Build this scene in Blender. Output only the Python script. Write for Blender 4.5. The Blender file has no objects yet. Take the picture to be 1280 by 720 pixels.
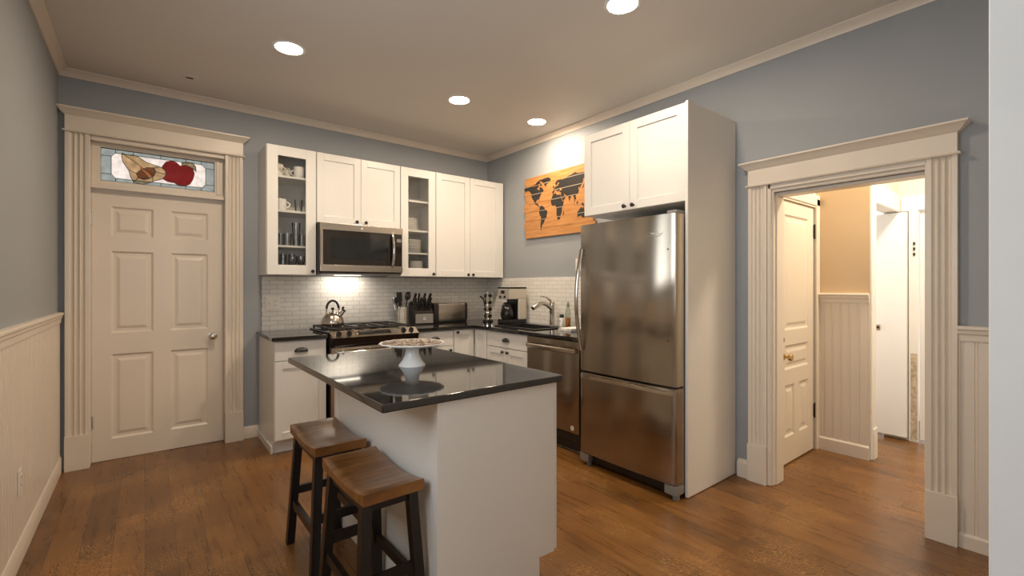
import bpy, bmesh, math, random
from mathutils import Vector, Matrix
random.seed(7)
SC = bpy.context.scene
COL = SC.collection
PI = math.pi

# ------------------------------------------------------------------ camera, world, light, exposure
cam_d = bpy.data.cameras.new('camera')
cam_d.sensor_width = 36.0
cam_d.lens = 577.9 / 1280 * 36.0
cam_d.shift_y = -0.0022
cam_d.clip_start = 0.02
cam = bpy.data.objects.new('camera', cam_d)
COL.objects.link(cam)
cam.location = (0, 0, 1.327)
cam.rotation_euler = (PI / 2, 0, -math.radians(38.45))
SC.camera = cam

SC.view_settings.view_transform = 'Standard'
SC.view_settings.look = 'None'
SC.view_settings.exposure = 0.0
SC.view_settings.gamma = 1.0
SC.view_settings.use_curve_mapping = False

world = bpy.data.worlds.new('daylight')
SC.world = world
world.use_nodes = True
bg = world.node_tree.nodes['Background']
bg.inputs['Color'].default_value = (0.90, 0.87, 0.84, 1)
bg.inputs['Strength'].default_value = 1.7

WARM = (1.0, 0.80, 0.59)
P_CAN = 15.5            # each ceiling downlight, W
P_HOOD = 2.2            # lamp below the microwave
P_HALL = 46.0
P_BED = 42.0
P_KWIN = 20.0           # daylight through an added kitchen window, out of frame on the left
P_WIN = 50.0            # daylight through the added, unseen windows of the room behind


def area_light(name, loc, rot, sx, sy, power, color, spread=180.0, shape='RECTANGLE', parent=None):
    l = bpy.data.lights.new(name, 'AREA')
    l.shape = shape
    l.size = sx
    if shape in ('RECTANGLE', 'ELLIPSE'):
        l.size_y = sy
    l.energy = power
    l.color = color
    l.spread = math.radians(spread)
    o = bpy.data.objects.new(name, l)
    COL.objects.link(o)
    o.location = loc
    o.rotation_euler = rot
    if parent:
        o.parent = parent
    return o


# daylight entering by added windows of the unseen room behind the camera
area_light('added_window_daylight', (0.3, -4.12, 1.55), (PI / 2, 0, 0), 2.6, 1.7, P_WIN * 0.4, (0.93, 0.96, 1.0), 170)
area_light('added_side_daylight', (-3.12, -2.0, 1.55), (0, -PI / 2, 0), 1.6, 1.8, P_WIN * 0.5, (0.93, 0.96, 1.0), 170)

area_light('added_kitchen_daylight', (-0.50, 1.25, 1.80), (0, -PI / 2, 0), 0.95, 1.1, P_KWIN, (0.86, 0.94, 1.0), 170)  # cool light from the left, through the added window

# ------------------------------------------------------------------ materials


def nt(name):
    m = bpy.data.materials.new(name)
    m.use_nodes = True
    t = m.node_tree
    b = t.nodes['Principled BSDF']
    return m, t, b


def N(t, kind, **kw):
    n = t.nodes.new(kind)
    for k, v in kw.items():
        setattr(n, k, v)
    return n


def ramp(t, fac, stops):
    r = N(t, 'ShaderNodeValToRGB')
    e = r.color_ramp.elements
    while len(e) < len(stops):
        e.new(0.5)
    for i, (p, c) in enumerate(stops):
        e[i].position = p
        e[i].color = (*c, 1)
    t.links.new(fac, r.inputs['Fac'])
    return r.outputs['Color']


def noise(t, scale, detail=3, stretch=(1, 1, 1), coord='Object', rough=0.5):
    tc = N(t, 'ShaderNodeTexCoord')
    mp = N(t, 'ShaderNodeMapping')
    mp.inputs['Scale'].default_value = stretch
    t.links.new(tc.outputs[coord], mp.inputs['Vector'])
    n = N(t, 'ShaderNodeTexNoise')
    n.inputs['Scale'].default_value = scale
    n.inputs['Detail'].default_value = detail
    n.inputs['Roughness'].default_value = rough
    t.links.new(mp.outputs['Vector'], n.inputs['Vector'])
    return n.outputs['Fac']


def bump(t, b, h, strength, dist=0.01):
    n = N(t, 'ShaderNodeBump')
    n.inputs['Strength'].default_value = strength
    n.inputs['Distance'].default_value = dist
    t.links.new(h, n.inputs['Height'])
    t.links.new(n.outputs['Normal'], b.inputs['Normal'])


def paint(name, col, rough=0.5, var=0.04, scale=3.0, metal=0.0, spec=None, bmp=0.0, bscale=120.0, coat=0.0):
    m, t, b = nt(name)
    c0 = tuple(max(0, c * (1 - var)) for c in col)
    c1 = tuple(min(1, c * (1 + var)) for c in col)
    t.links.new(ramp(t, noise(t, scale), [(0.3, c0), (0.7, c1)]), b.inputs['Base Color'])
    b.inputs['Roughness'].default_value = rough
    b.inputs['Metallic'].default_value = metal
    if spec is not None:
        b.inputs['Specular IOR Level'].default_value = spec
    if coat:
        b.inputs['Coat Weight'].default_value = coat
        b.inputs['Coat Roughness'].default_value = 0.1
    if bmp:
        bump(t, b, noise(t, bscale), bmp, 0.002)
    return m


def steel(name, col, rough=0.26, aniso=0.7, wav=0.0, stretch=(3, 3, 260)):
    m, t, b = nt(name)
    f = noise(t, 6.0, 2, stretch)
    c0 = tuple(c * 0.93 for c in col)
    c1 = tuple(min(1, c * 1.05) for c in col)
    t.links.new(ramp(t, f, [(0.3, c0), (0.7, c1)]), b.inputs['Base Color'])
    b.inputs['Metallic'].default_value = 1.0
    b.inputs['Roughness'].default_value = rough
    if aniso:
        b.inputs['Anisotropic'].default_value = aniso
        tg = N(t, 'ShaderNodeCombineXYZ')      # brushed across, so highlights stretch up and down
        tg.inputs['Z'].default_value = 1.0
        b.inputs['Anisotropic Rotation'].default_value = 0.25
        t.links.new(tg.outputs[0], b.inputs['Tangent'])
    if wav:
        bump(t, b, noise(t, 2.6, 1, (1.0, 1.0, 0.09)), wav, 0.13)
    return m


def wood(name, cols, rough=0.35, stretch=(14, 1.2, 14), scale=3.0, coat=0.0, bmp=0.08):
    m, t, b = nt(name)
    f = noise(t, scale, 6, stretch, rough=0.6)
    n = len(cols)
    t.links.new(ramp(t, f, [(0.28 + 0.44 * i / (n - 1), c) for i, c in enumerate(cols)]), b.inputs['Base Color'])
    b.inputs['Roughness'].default_value = rough
    if coat:
        b.inputs['Coat Weight'].default_value = coat
        b.inputs['Coat Roughness'].default_value = 0.15
    bump(t, b, f, bmp, 0.003)
    return m


def glass_mat(name, tint=(1, 1, 1), refl=0.5, base=0.04):
    m = bpy.data.materials.new(name)
    m.use_nodes = True
    t = m.node_tree
    t.nodes.remove(t.nodes['Principled BSDF'])
    out = t.nodes['Material Output']
    tr = N(t, 'ShaderNodeBsdfTransparent')
    t.links.new(ramp(t, noise(t, 4.0), [(0.3, tuple(c * 0.97 for c in tint)), (0.7, tint)]), tr.inputs['Color'])
    gl = N(t, 'ShaderNodeBsdfGlossy')
    gl.inputs['Roughness'].default_value = 0.02
    fr = N(t, 'ShaderNodeLayerWeight')
    fr.inputs['Blend'].default_value = 0.25
    ma = N(t, 'ShaderNodeMath', operation='MULTIPLY_ADD')
    ma.inputs[1].default_value = refl
    ma.inputs[2].default_value = base
    t.links.new(fr.outputs['Fresnel'], ma.inputs[0])
    mx = N(t, 'ShaderNodeMixShader')
    t.links.new(ma.outputs[0], mx.inputs['Fac'])
    t.links.new(tr.outputs[0], mx.inputs[1])
    t.links.new(gl.outputs[0], mx.inputs[2])
    t.links.new(mx.outputs[0], out.inputs['Surface'])
    return m


def art_glass(name, col, clear=0.6):
    """opalescent stained glass: passes light from behind in its own colour"""
    m = bpy.data.materials.new(name)
    m.use_nodes = True
    t = m.node_tree
    t.nodes.remove(t.nodes['Principled BSDF'])
    out = t.nodes['Material Output']
    c = ramp(t, noise(t, 22.0, 4), [(0.25, tuple(k * 0.8 for k in col)), (0.75, col)])
    tr = N(t, 'ShaderNodeBsdfTransparent')
    t.links.new(c, tr.inputs['Color'])
    tl = N(t, 'ShaderNodeBsdfTranslucent')
    t.links.new(c, tl.inputs['Color'])
    mx = N(t, 'ShaderNodeMixShader')
    mx.inputs['Fac'].default_value = 1 - clear
    t.links.new(tr.outputs[0], mx.inputs[1])
    t.links.new(tl.outputs[0], mx.inputs[2])
    gl = N(t, 'ShaderNodeBsdfGlossy')
    gl.inputs['Roughness'].default_value = 0.08
    mx2 = N(t, 'ShaderNodeMixShader')
    mx2.inputs['Fac'].default_value = 0.05
    t.links.new(mx.outputs[0], mx2.inputs[1])
    t.links.new(gl.outputs[0], mx2.inputs[2])
    t.links.new(mx2.outputs[0], out.inputs['Surface'])
    return m


def emit(name, col, s):
    m, t, b = nt(name)
    b.inputs['Base Color'].default_value = (*col, 1)
    t.links.new(ramp(t, noise(t, 2.0), [(0.0, col), (1.0, col)]), b.inputs['Emission Color'])
    b.inputs['Emission Strength'].default_value = s
    return m


def floor_mat():
    m, t, b = nt('oak_floor')
    tc = N(t, 'ShaderNodeTexCoord')
    sp = N(t, 'ShaderNodeSeparateXYZ')
    t.links.new(tc.outputs['Object'], sp.inputs[0])
    cb = N(t, 'ShaderNodeCombineXYZ')
    t.links.new(sp.outputs['Y'], cb.inputs['X'])
    t.links.new(sp.outputs['X'], cb.inputs['Y'])
    br = N(t, 'ShaderNodeTexBrick')
    br.offset = 0.37
    br.offset_frequency = 2
    br.squash = 1.0
    br.inputs['Scale'].default_value = 1.0
    br.inputs['Brick Width'].default_value = 1.15
    br.inputs['Row Height'].default_value = 0.127
    br.inputs['Mortar Size'].default_value = 0.0011
    br.inputs['Mortar Smooth'].default_value = 0.3
    br.inputs['Bias'].default_value = 0.0
    br.inputs['Color1'].default_value = (0, 0, 0, 1)
    br.inputs['Color2'].default_value = (1, 1, 1, 1)
    br.inputs['Mortar'].default_value = (0.5, 0.5, 0.5, 1)
    t.links.new(cb.outputs[0], br.inputs['Vector'])
    # grain runs along the boards, offset from board to board
    sc = N(t, 'ShaderNodeVectorMath', operation='MULTIPLY')
    sc.inputs[1].default_value = (1.5, 15, 1)
    t.links.new(cb.outputs[0], sc.inputs[0])
    ad = N(t, 'ShaderNodeVectorMath', operation='MULTIPLY_ADD')
    ad.inputs[1].default_value = (13, 17, 5)
    t.links.new(br.outputs['Color'], ad.inputs[0])
    t.links.new(sc.outputs[0], ad.inputs[2])
    gn = N(t, 'ShaderNodeTexNoise')
    gn.inputs['Scale'].default_value = 2.2
    gn.inputs['Detail'].default_value = 3
    gn.inputs['Roughness'].default_value = 0.42
    gn.inputs['Distortion'].default_value = 0.0
    t.links.new(ad.outputs[0], gn.inputs['Vector'])
    base = ramp(t, gn.outputs['Fac'], [(0.10, (0.095, 0.040, 0.009)), (0.5, (0.160, 0.069, 0.0165)), (0.90, (0.225, 0.104, 0.028))])
    tint = ramp(t, br.outputs['Color'], [(0.0, (0.72, 0.70, 0.68)), (0.5, (1.0, 1.0, 1.0)), (1.0, (1.20, 1.17, 1.12))])
    mu = N(t, 'ShaderNodeMix', data_type='RGBA', blend_type='MULTIPLY')
    mu.inputs[0].default_value = 1.0
    t.links.new(base, mu.inputs[6])
    t.links.new(tint, mu.inputs[7])
    # quarter-sawn flecks
    fl = N(t, 'ShaderNodeTexWave', wave_type='BANDS', bands_direction='DIAGONAL')
    fl.inputs['Scale'].default_value = 26
    fl.inputs['Distortion'].default_value = 14
    fl.inputs['Detail'].default_value = 3
    fl.inputs['Detail Scale'].default_value = 1.4
    t.links.new(cb.outputs[0], fl.inputs['Vector'])
    fm = ramp(t, fl.outputs['Fac'], [(0.6, (0, 0, 0)), (0.95, (1, 1, 1))])
    pn = noise(t, 2.3, 2)
    pm = ramp(t, pn, [(0.46, (0, 0, 0)), (0.62, (0.75, 0.75, 0.75))])
    mm = N(t, 'ShaderNodeMath', operation='MULTIPLY')
    t.links.new(fm, mm.inputs[0])
    t.links.new(pm, mm.inputs[1])
    mf = N(t, 'ShaderNodeMix', data_type='RGBA')
    t.links.new(mm.outputs[0], mf.inputs[0])
    t.links.new(mu.outputs[2], mf.inputs[6])
    mf.inputs[7].default_value = (0.40, 0.200, 0.060, 1)
    mo = N(t, 'ShaderNodeMix', data_type='RGBA')
    t.links.new(br.outputs['Fac'], mo.inputs[0])
    t.links.new(mf.outputs[2], mo.inputs[6])
    mo.inputs[7].default_value = (0.045, 0.020, 0.008, 1)
    t.links.new(mo.outputs[2], b.inputs['Base Color'])
    rr = N(t, 'ShaderNodeMapRange')
    rr.inputs['To Min'].default_value = 0.22
    rr.inputs['To Max'].default_value = 0.36
    t.links.new(gn.outputs['Fac'], rr.inputs['Value'])
    t.links.new(rr.outputs[0], b.inputs['Roughness'])
    bump(t, b, gn.outputs['Fac'], 0.015, 0.002)
    return m


def tile_mat(name, axis):
    m, t, b = nt(name)
    tc = N(t, 'ShaderNodeTexCoord')
    sp = N(t, 'ShaderNodeSeparateXYZ')
    t.links.new(tc.outputs['Object'], sp.inputs[0])
    cb = N(t, 'ShaderNodeCombineXYZ')
    t.links.new(sp.outputs[axis], cb.inputs['X'])
    t.links.new(sp.outputs['Z'], cb.inputs['Y'])
    br = N(t, 'ShaderNodeTexBrick')
    br.offset = 0.5
    br.inputs['Scale'].default_value = 1.0
    br.inputs['Brick Width'].default_value = 0.125
    br.inputs['Row Height'].default_value = 0.0405
    br.inputs['Mortar Size'].default_value = 0.0016
    br.inputs['Mortar Smooth'].default_value = 0.4
    br.inputs['Color1'].default_value = (0.72, 0.69, 0.645, 1)
    br.inputs['Color2'].default_value = (0.79, 0.765, 0.72, 1)
    br.inputs['Mortar'].default_value = (0.36, 0.32, 0.27, 1)
    t.links.new(cb.outputs[0], br.inputs['Vector'])
    t.links.new(br.outputs['Color'], b.inputs['Base Color'])
    b.inputs['Roughness'].default_value = 0.22
    inv = N(t, 'ShaderNodeMath', operation='SUBTRACT')
    inv.inputs[0].default_value = 1.0
    t.links.new(br.outputs['Fac'], inv.inputs[1])
    bump(t, b, inv.outputs[0], 0.5, 0.002)
    return m


def granite_mat():
    m, t, b = nt('black_granite')
    f = noise(t, 260.0, 4)
    t.links.new(ramp(t, f, [(0.45, (0.010, 0.009, 0.009)), (0.62, (0.016, 0.014, 0.013)), (0.74, (0.05, 0.045, 0.04))]), b.inputs['Base Color'])
    b.inputs['Roughness'].default_value = 0.05
    b.inputs['IOR'].default_value = 1.65
    return m


def land_mat():
    """black land masses crossed by the thin pale joints of the boards"""
    m, t, b = nt('burnt_black_wood')
    f = noise(t, 40, 4, (1, 1, 6))
    t.links.new(ramp(t, f, [(0.3, (0.012, 0.011, 0.010)), (0.7, (0.03, 0.026, 0.023))]), b.inputs['Base Color'])
    b.inputs['Roughness'].default_value = 0.5
    return m


def pattern_mat():
    """brown and cream brushed pattern on the cake plate"""
    m, t, b = nt('patterned_porcelain')
    tc = N(t, 'ShaderNodeTexCoord')
    v = N(t, 'ShaderNodeTexNoise')
    v.inputs['Scale'].default_value = 38
    v.inputs['Detail'].default_value = 4
    v.inputs['Distortion'].default_value = 1.6
    t.links.new(tc.outputs['Object'], v.inputs['Vector'])
    t.links.new(ramp(t, v.outputs['Fac'], [(0.46, (0.10, 0.055, 0.03)), (0.52, (0.34, 0.21, 0.13)), (0.58, (0.76, 0.68, 0.59))]), b.inputs['Base Color'])
    b.inputs['Roughness'].default_value = 0.2
    return m


M = {}
M['wall'] = paint('blue_grey_wall_paint', (0.315, 0.333, 0.352), 0.62, 0.03, 1.5, bmp=0.05, bscale=60)
M['ceil'] = paint('ceiling_paint', (0.70, 0.66, 0.60), 0.6, 0.02, 0.8)
M['trim'] = paint('cream_trim_paint', (0.72, 0.64, 0.545), 0.36, 0.02, 2.0)
M['jamb'] = paint('cool_white_gloss_paint', (0.70, 0.70, 0.69), 0.35, 0.03, 4.0)
M['cab'] = paint('white_cabinet_paint', (0.72, 0.71, 0.68), 0.32, 0.015, 2.0)
M['island'] = paint('island_panel_paint', (0.74, 0.70, 0.645), 0.38, 0.015, 2.0)
M['tan'] = paint('tan_wall_paint', (0.60, 0.44, 0.27), 0.6, 0.03, 2.0)
M['pale'] = paint('pale_beige_wall_paint', (0.78, 0.72, 0.60), 0.6, 0.02, 2.0)
M['white'] = paint('plain_white_paint', (0.84, 0.83, 0.81), 0.4, 0.015, 2.0)
M['floor'] = floor_mat()
M['tile_x'] = tile_mat('cream_subway_tile', 'X')
M['tile_y'] = tile_mat('cream_subway_tile_side', 'Y')
M['granite'] = granite_mat()
M['steel'] = steel('brushed_steel', (0.37, 0.32, 0.26), 0.22, 1.0, 1.0)
M['steel2'] = steel('brushed_steel_plain', (0.54, 0.48, 0.41), 0.22, 0.8)
M['satin'] = paint('satin_silver', (0.62, 0.57, 0.50), 0.38, 0.02, 6, metal=0.55)
M['kettle'] = steel('satin_kettle_steel', (0.58, 0.52, 0.46), 0.2, 0.0)
M['chrome'] = steel('polished_chrome', (0.74, 0.72, 0.69), 0.09, 0.0)
M['nickel'] = steel('satin_nickel', (0.60, 0.56, 0.51), 0.2, 0.0)
M['greyplast'] = paint('grey_plastic', (0.22, 0.21, 0.20), 0.45, 0.05, 8)
M['black'] = paint('black_metal', (0.012, 0.011, 0.011), 0.36, 0.1, 10)
M['blackgloss'] = paint('black_gloss_enamel', (0.010, 0.009, 0.009), 0.08, 0.1, 10)
M['darkglass'] = paint('dark_oven_glass', (0.020, 0.016, 0.014), 0.05, 0.1, 5)
M['iron'] = paint('cast_iron', (0.018, 0.016, 0.015), 0.55, 0.2, 60, bmp=0.2)
M['seat'] = wood('walnut_stained_seat', [(0.085, 0.030, 0.007), (0.185, 0.072, 0.017), (0.26, 0.110, 0.030)], 0.30, (2, 12, 6), 3.0, coat=0.3)
M['espresso'] = wood('espresso_stained_wood', [(0.006, 0.004, 0.003), (0.016, 0.010, 0.007)], 0.35, (12, 12, 1.5), 3.0)
M['board'] = wood('honey_pine_boards', [(0.36, 0.150, 0.040), (0.48, 0.215, 0.065), (0.57, 0.285, 0.100)], 0.5, (1.5, 1.5, 14), 3.0)
M['land'] = land_mat()
M['seam'] = paint('pale_board_joint', (0.62, 0.50, 0.36), 0.6)
M['pane'] = glass_mat('cabinet_glass', (0.985, 0.985, 0.98), 0.45, 0.02)
M['clear'] = glass_mat('drinking_glass', (0.985, 0.99, 0.99), 1.0, 0.06)
M['smoke'] = glass_mat('smoked_drinking_glass', (0.62, 0.63, 0.64), 0.9, 0.08)
M['china'] = paint('white_china', (0.82, 0.80, 0.76), 0.18, 0.02, 6)
M['chinaw'] = paint('white_stoneware', (0.80, 0.80, 0.79), 0.2, 0.02, 6)
M['flower'] = paint('floral_china', (0.66, 0.62, 0.55), 0.2, 0.4, 30)
M['pattern'] = pattern_mat()
M['plastic'] = paint('ivory_plastic', (0.78, 0.74, 0.66), 0.35, 0.02, 6)
M['brass'] = steel('aged_brass', (0.55, 0.36, 0.14), 0.25, 0.0)
M['bronze'] = paint('dark_bronze', (0.05, 0.035, 0.025), 0.4, 0.3, 40, metal=0.6)
M['lead'] = paint('lead_came', (0.03, 0.03, 0.032), 0.5, 0.2, 40)
M['g_bg'] = art_glass('pale_pink_glass', (0.90, 0.85, 0.82), 0.85)
M['g_border'] = art_glass('grey_blue_glass', (0.53, 0.56, 0.55), 0.85)
M['g_pear'] = art_glass('cream_glass', (0.80, 0.68, 0.50), 0.85)
M['g_core'] = art_glass('brown_glass', (0.62, 0.42, 0.28), 0.85)
M['g_orange'] = art_glass('orange_glass', (0.99, 0.68, 0.50), 0.9)
M['g_red'] = art_glass('red_glass', (0.50, 0.035, 0.03), 0.85)
M['g_leaf'] = art_glass('olive_glass', (0.58, 0.52, 0.40), 0.85)
M['lens'] = emit('lamp_lens', (1.0, 0.84, 0.64), 60.0)
M['hoodlens'] = emit('hood_lamp_lens', (1.0, 0.88, 0.72), 6.0)
M['lcd'] = paint('dark_display', (0.012, 0.014, 0.016), 0.1)
M['mark'] = paint('pale_print', (0.62, 0.60, 0.57), 0.4)
M['soap'] = glass_mat('clear_green_tinted_plastic', (0.80, 0.86, 0.78), 0.6, 0.05)
M['orange'] = paint('orange_liquid', (0.75, 0.25, 0.05), 0.25)
M['greencap'] = paint('grey_green_plastic', (0.16, 0.20, 0.15), 0.4)
M['paper'] = paint('white_paper_towel', (0.84, 0.82, 0.79), 0.8, bmp=0.2, bscale=200)
M['coffee'] = paint('dark_coffee', (0.012, 0.007, 0.005), 0.1)
M['grime'] = paint('worn_paint', (0.52, 0.44, 0.33), 0.7, 0.35, 30)

# ------------------------------------------------------------------ mesh helpers


class MB:
    def __init__(self):
        self.bm = bmesh.new()
        self.bev = False

    def _xf(self, vs, mat):
        if mat is not None:
            bmesh.ops.transform(self.bm, matrix=mat, verts=vs)

    def box(self, x0, x1, y0, y1, z0, z1, b=0.0, seg=1, xf=None):
        bm = self.bm
        r = bmesh.ops.create_cube(bm, size=1.0)
        vs = r['verts']
        cx, cy, cz = (x0 + x1) / 2, (y0 + y1) / 2, (z0 + z1) / 2
        sx, sy, sz = abs(x1 - x0), abs(y1 - y0), abs(z1 - z0)
        for v in vs:
            v.co = Vector((cx + v.co.x * sx, cy + v.co.y * sy, cz + v.co.z * sz))
        if b > 0:
            self.bev = True
            b = min(b, 0.45 * min(sx, sy, sz))
            es = list({e for v in vs for e in v.link_edges})
            rr = bmesh.ops.bevel(bm, geom=es, offset=b, segments=seg, affect='EDGES', profile=0.5)
            vs = list({v for f in rr['faces'] for v in f.verts})
        self._xf(vs, xf)
        return self

    def grid(self, pts, closed_u=False, closed_v=False, flip=False):
        bm = self.bm
        V = [[bm.verts.new(p) for p in row] for row in pts]
        nu, nv = len(V), len(V[0])
        for i in range(nu if closed_u else nu - 1):
            for j in range(nv if closed_v else nv - 1):
                q = [V[i][j], V[(i + 1) % nu][j], V[(i + 1) % nu][(j + 1) % nv], V[i][(j + 1) % nv]]
                if flip:
                    q.reverse()
                try:
                    bm.faces.new(q)
                except ValueError:
                    pass
        return V

    def tube(self, path, r, n=10, closed=False, caps=True):
        pts = [Vector(p) for p in path]
        m = len(pts)
        rad = r if isinstance(r, (list, tuple)) else [r] * m
        rows = []
        up = None
        for i in range(m):
            if closed:
                d = pts[(i + 1) % m] - pts[i - 1]
            else:
                d = pts[min(i + 1, m - 1)] - pts[max(i - 1, 0)]
            d.normalize()
            if up is None:
                a = Vector((0, 0, 1)) if abs(d.z) < 0.9 else Vector((1, 0, 0))
                up = (a - d * a.dot(d)).normalized()
            else:
                up = (up - d * up.dot(d)).normalized()
            s = d.cross(up)
            rows.append([pts[i] + (up * math.cos(2 * PI * k / n) + s * math.sin(2 * PI * k / n)) * rad[i] for k in range(n)])
        V = self.grid(rows, closed_u=closed, closed_v=True)
        if caps and not closed:
            self.bm.faces.new(list(reversed(V[0])))
            self.bm.faces.new(V[-1])
        return self

    def cyl(self, p0, p1, r0, r1=None, n=20):
        return self.tube([p0, p1], [r0, r0 if r1 is None else r1], n)

    def lathe(self, prof, c=(0, 0, 0), n=32, axis='Z', ru=1.0):
        """prof: (radius, height) pairs, open or closed at the axis"""
        rows = []
        for (r, h) in prof:
            row = []
            for k in range(n):
                a = 2 * PI * k / n
                p = (r * math.cos(a), r * math.sin(a) * ru, h)
                if axis == 'Y':
                    p = (p[0], -p[2], p[1])
                elif axis == 'X':
                    p = (-p[2], p[0], p[1])
                row.append(Vector(c) + Vector(p))
            rows.append(row)
        V = self.grid(rows, closed_v=True)
        if prof[0][0] > 1e-6:
            self.bm.faces.new(list(reversed(V[0])))
        if prof[-1][0] > 1e-6:
            self.bm.faces.new(V[-1])
        return self

    def prism(self, poly, f0, f1):
        """poly: 2-D points; f0 / f1 map one to the two end positions"""
        a = [self.bm.verts.new(f0(*p)) for p in poly]
        b = [self.bm.verts.new(f1(*p)) for p in poly]
        n = len(poly)
        self.bm.faces.new(a)
        self.bm.faces.new(list(reversed(b)))
        for i in range(n):
            self.bm.faces.new([a[(i + 1) % n], a[i], b[i], b[(i + 1) % n]])
        return self

    def ball(self, c, r, sx=1, sy=1, sz=1, n=16):
        q = bmesh.ops.create_uvsphere(self.bm, u_segments=n, v_segments=max(8, n // 2), radius=r)
        for v in q['verts']:
            v.co = Vector((c[0] + v.co.x * sx, c[1] + v.co.y * sy, c[2] + v.co.z * sz))
        return self

    def build(self, name, mat, parent=None, loc=(0, 0, 0), smooth=35):
        bm = self.bm
        bmesh.ops.remove_doubles(bm, verts=bm.verts, dist=1e-6)
        bmesh.ops.recalc_face_normals(bm, faces=bm.faces)
        off = Vector(loc)
        p = parent
        while p is not None:
            off = off + p.location
            p = p.parent
        for v in bm.verts:
            v.co -= off
        me = bpy.data.meshes.new(name)
        bm.to_mesh(me)
        bm.free()
        me.materials.append(mat)
        for f in me.polygons:
            f.use_smooth = True
        me.set_sharp_from_angle(angle=math.radians(smooth))
        o = bpy.data.objects.new(name, me)
        COL.objects.link(o)
        o.location = loc
        if self.bev:
            w = o.modifiers.new('even_shading', 'WEIGHTED_NORMAL')
            w.keep_sharp = True
        if parent is not None:
            o.parent = parent
        return o


def tag(o, label=None, cat=None, group=None, kind=None):
    if label:
        o['label'] = label
    if cat:
        o['category'] = cat
    if group:
        o['group'] = group
    if kind:
        o['kind'] = kind
    return o


def thing(name, label, cat, loc=(0, 0, 0), group=None, kind=None):
    o = bpy.data.objects.new(name, None)
    o.empty_display_size = 0.05
    COL.objects.link(o)
    o.location = loc
    return tag(o, label, cat, group, kind)


def copy_tree(o, parent=None):
    c = o.copy()
    COL.objects.link(c)
    if parent is not None:
        c.parent = parent
    for ch in [k for k in o.children]:
        copy_tree(ch, c)
    return c


def place(o, loc, rz=0.0):
    o.location = loc
    o.rotation_euler = (0, 0, rz)
    return o


TURN = -PI / 2        # a unit built facing -Y turned to face -X

# ------------------------------------------------------------------ the setting
XL, XR, YB, ZC = -0.485, 3.27, 4.60, 2.885

S = 'structure'
mb = MB().box(-3.3, 6.4, -4.3, 4.75, -0.12, 0.0)
tag(mb.build('floor', M['floor']), 'brown stained oak plank floor running through kitchen and hall', 'floor', kind=S)
mb = MB().box(-3.3, 6.4, -4.3, 4.75, ZC, ZC + 0.1)
tag(mb.build('ceiling', M['ceil']), 'plain off-white ceiling over the kitchen', 'ceiling', kind=S)

DX0, DX1 = -0.312, 0.528          # closed door with the transom
RY0, RY1, RZ = 0.565, 1.312, 1.925   # cased opening to the hall

mb = MB()
mb.box(XL - 0.12, DX0 - 0.03, YB, YB + 0.12, 0, ZC)
mb.box(DX1 + 0.03, XR + 0.12, YB, YB + 0.12, 0, ZC)
mb.box(DX0 - 0.03, DX1 + 0.03, YB, YB + 0.12, 2.43, ZC)
tag(mb.build('wall_back', M['wall']), 'blue-grey back wall behind the door and the cabinets', 'wall', kind=S)
mb = MB()
KY0, KY1, KZ0, KZ1 = 0.70, 1.80, 1.30, 2.30      # added kitchen window, out of view, for cool daylight
mb.box(XL - 0.12, XL, -0.05, KY0, 0, ZC)
mb.box(XL - 0.12, XL, KY1, YB, 0, ZC)
mb.box(XL - 0.12, XL, KY0, KY1, 0, KZ0)
mb.box(XL - 0.12, XL, KY0, KY1, KZ1, ZC)
tag(mb.build('wall_left', M['wall']), 'blue-grey left wall above beadboard wainscot', 'wall', kind=S)
mb = MB()
mb.box(XR, XR + 0.115, RY1 + 0.02, YB, 0, ZC)
mb.box(XR, XR + 0.115, -0.05, RY0 - 0.02, 0, ZC)
mb.box(XR, XR + 0.115, RY0 - 0.02, RY1 + 0.02, RZ + 0.02, ZC)
tag(mb.build('wall_right', M['wall']), 'blue-grey right wall with the cased opening', 'wall', kind=S)
mb = MB().box(1.0, XR, -0.05, 0.0995, 0, ZC, 0.002)
tag(mb.build('wall_front', M['jamb']), 'white painted wall end at the right edge of the picture', 'wall', kind=S)

w2 = thing('window_added', 'added white framed window in the left wall, unseen, for cool daylight', 'window', (XL, 1.25, KZ0), kind=S)
mb = MB()
for (a, b) in ((KY0 - 0.09, KY0 + 0.01), (KY1 - 0.01, KY1 + 0.09)):
    mb.box(XL + 0.001, XL + 0.022, a, b, KZ0 - 0.02, KZ1 + 0.09, 0.003)
mb.box(XL + 0.001, XL + 0.022, KY0 - 0.09, KY1 + 0.09, KZ1 - 0.01, KZ1 + 0.09, 0.003)
mb.box(XL - 0.10, XL + 0.045, KY0 - 0.10, KY1 + 0.10, KZ0 - 0.03, KZ0 + 0.004, 0.004)
mb.build('window_frame', M['trim'], w2)
mb = MB()
for (y0, y1, z0, z1) in ((KY0, KY0 + 0.05, KZ0, KZ1), (KY1 - 0.05, KY1, KZ0, KZ1), (KY0, KY1, KZ0, KZ0 + 0.05), (KY0, KY1, KZ1 - 0.05, KZ1), (KY0, KY1, 1.78, 1.82)):
    mb.box(XL - 0.08, XL - 0.045, y0, y1, z0, z1, 0.002)
mb.build('sash', M['trim'], w2)
MB().box(XL - 0.065, XL - 0.060, KY0 + 0.045, KY1 - 0.045, KZ0 + 0.045, KZ1 - 0.045).build('glass_pane', M['pane'], w2)

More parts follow.
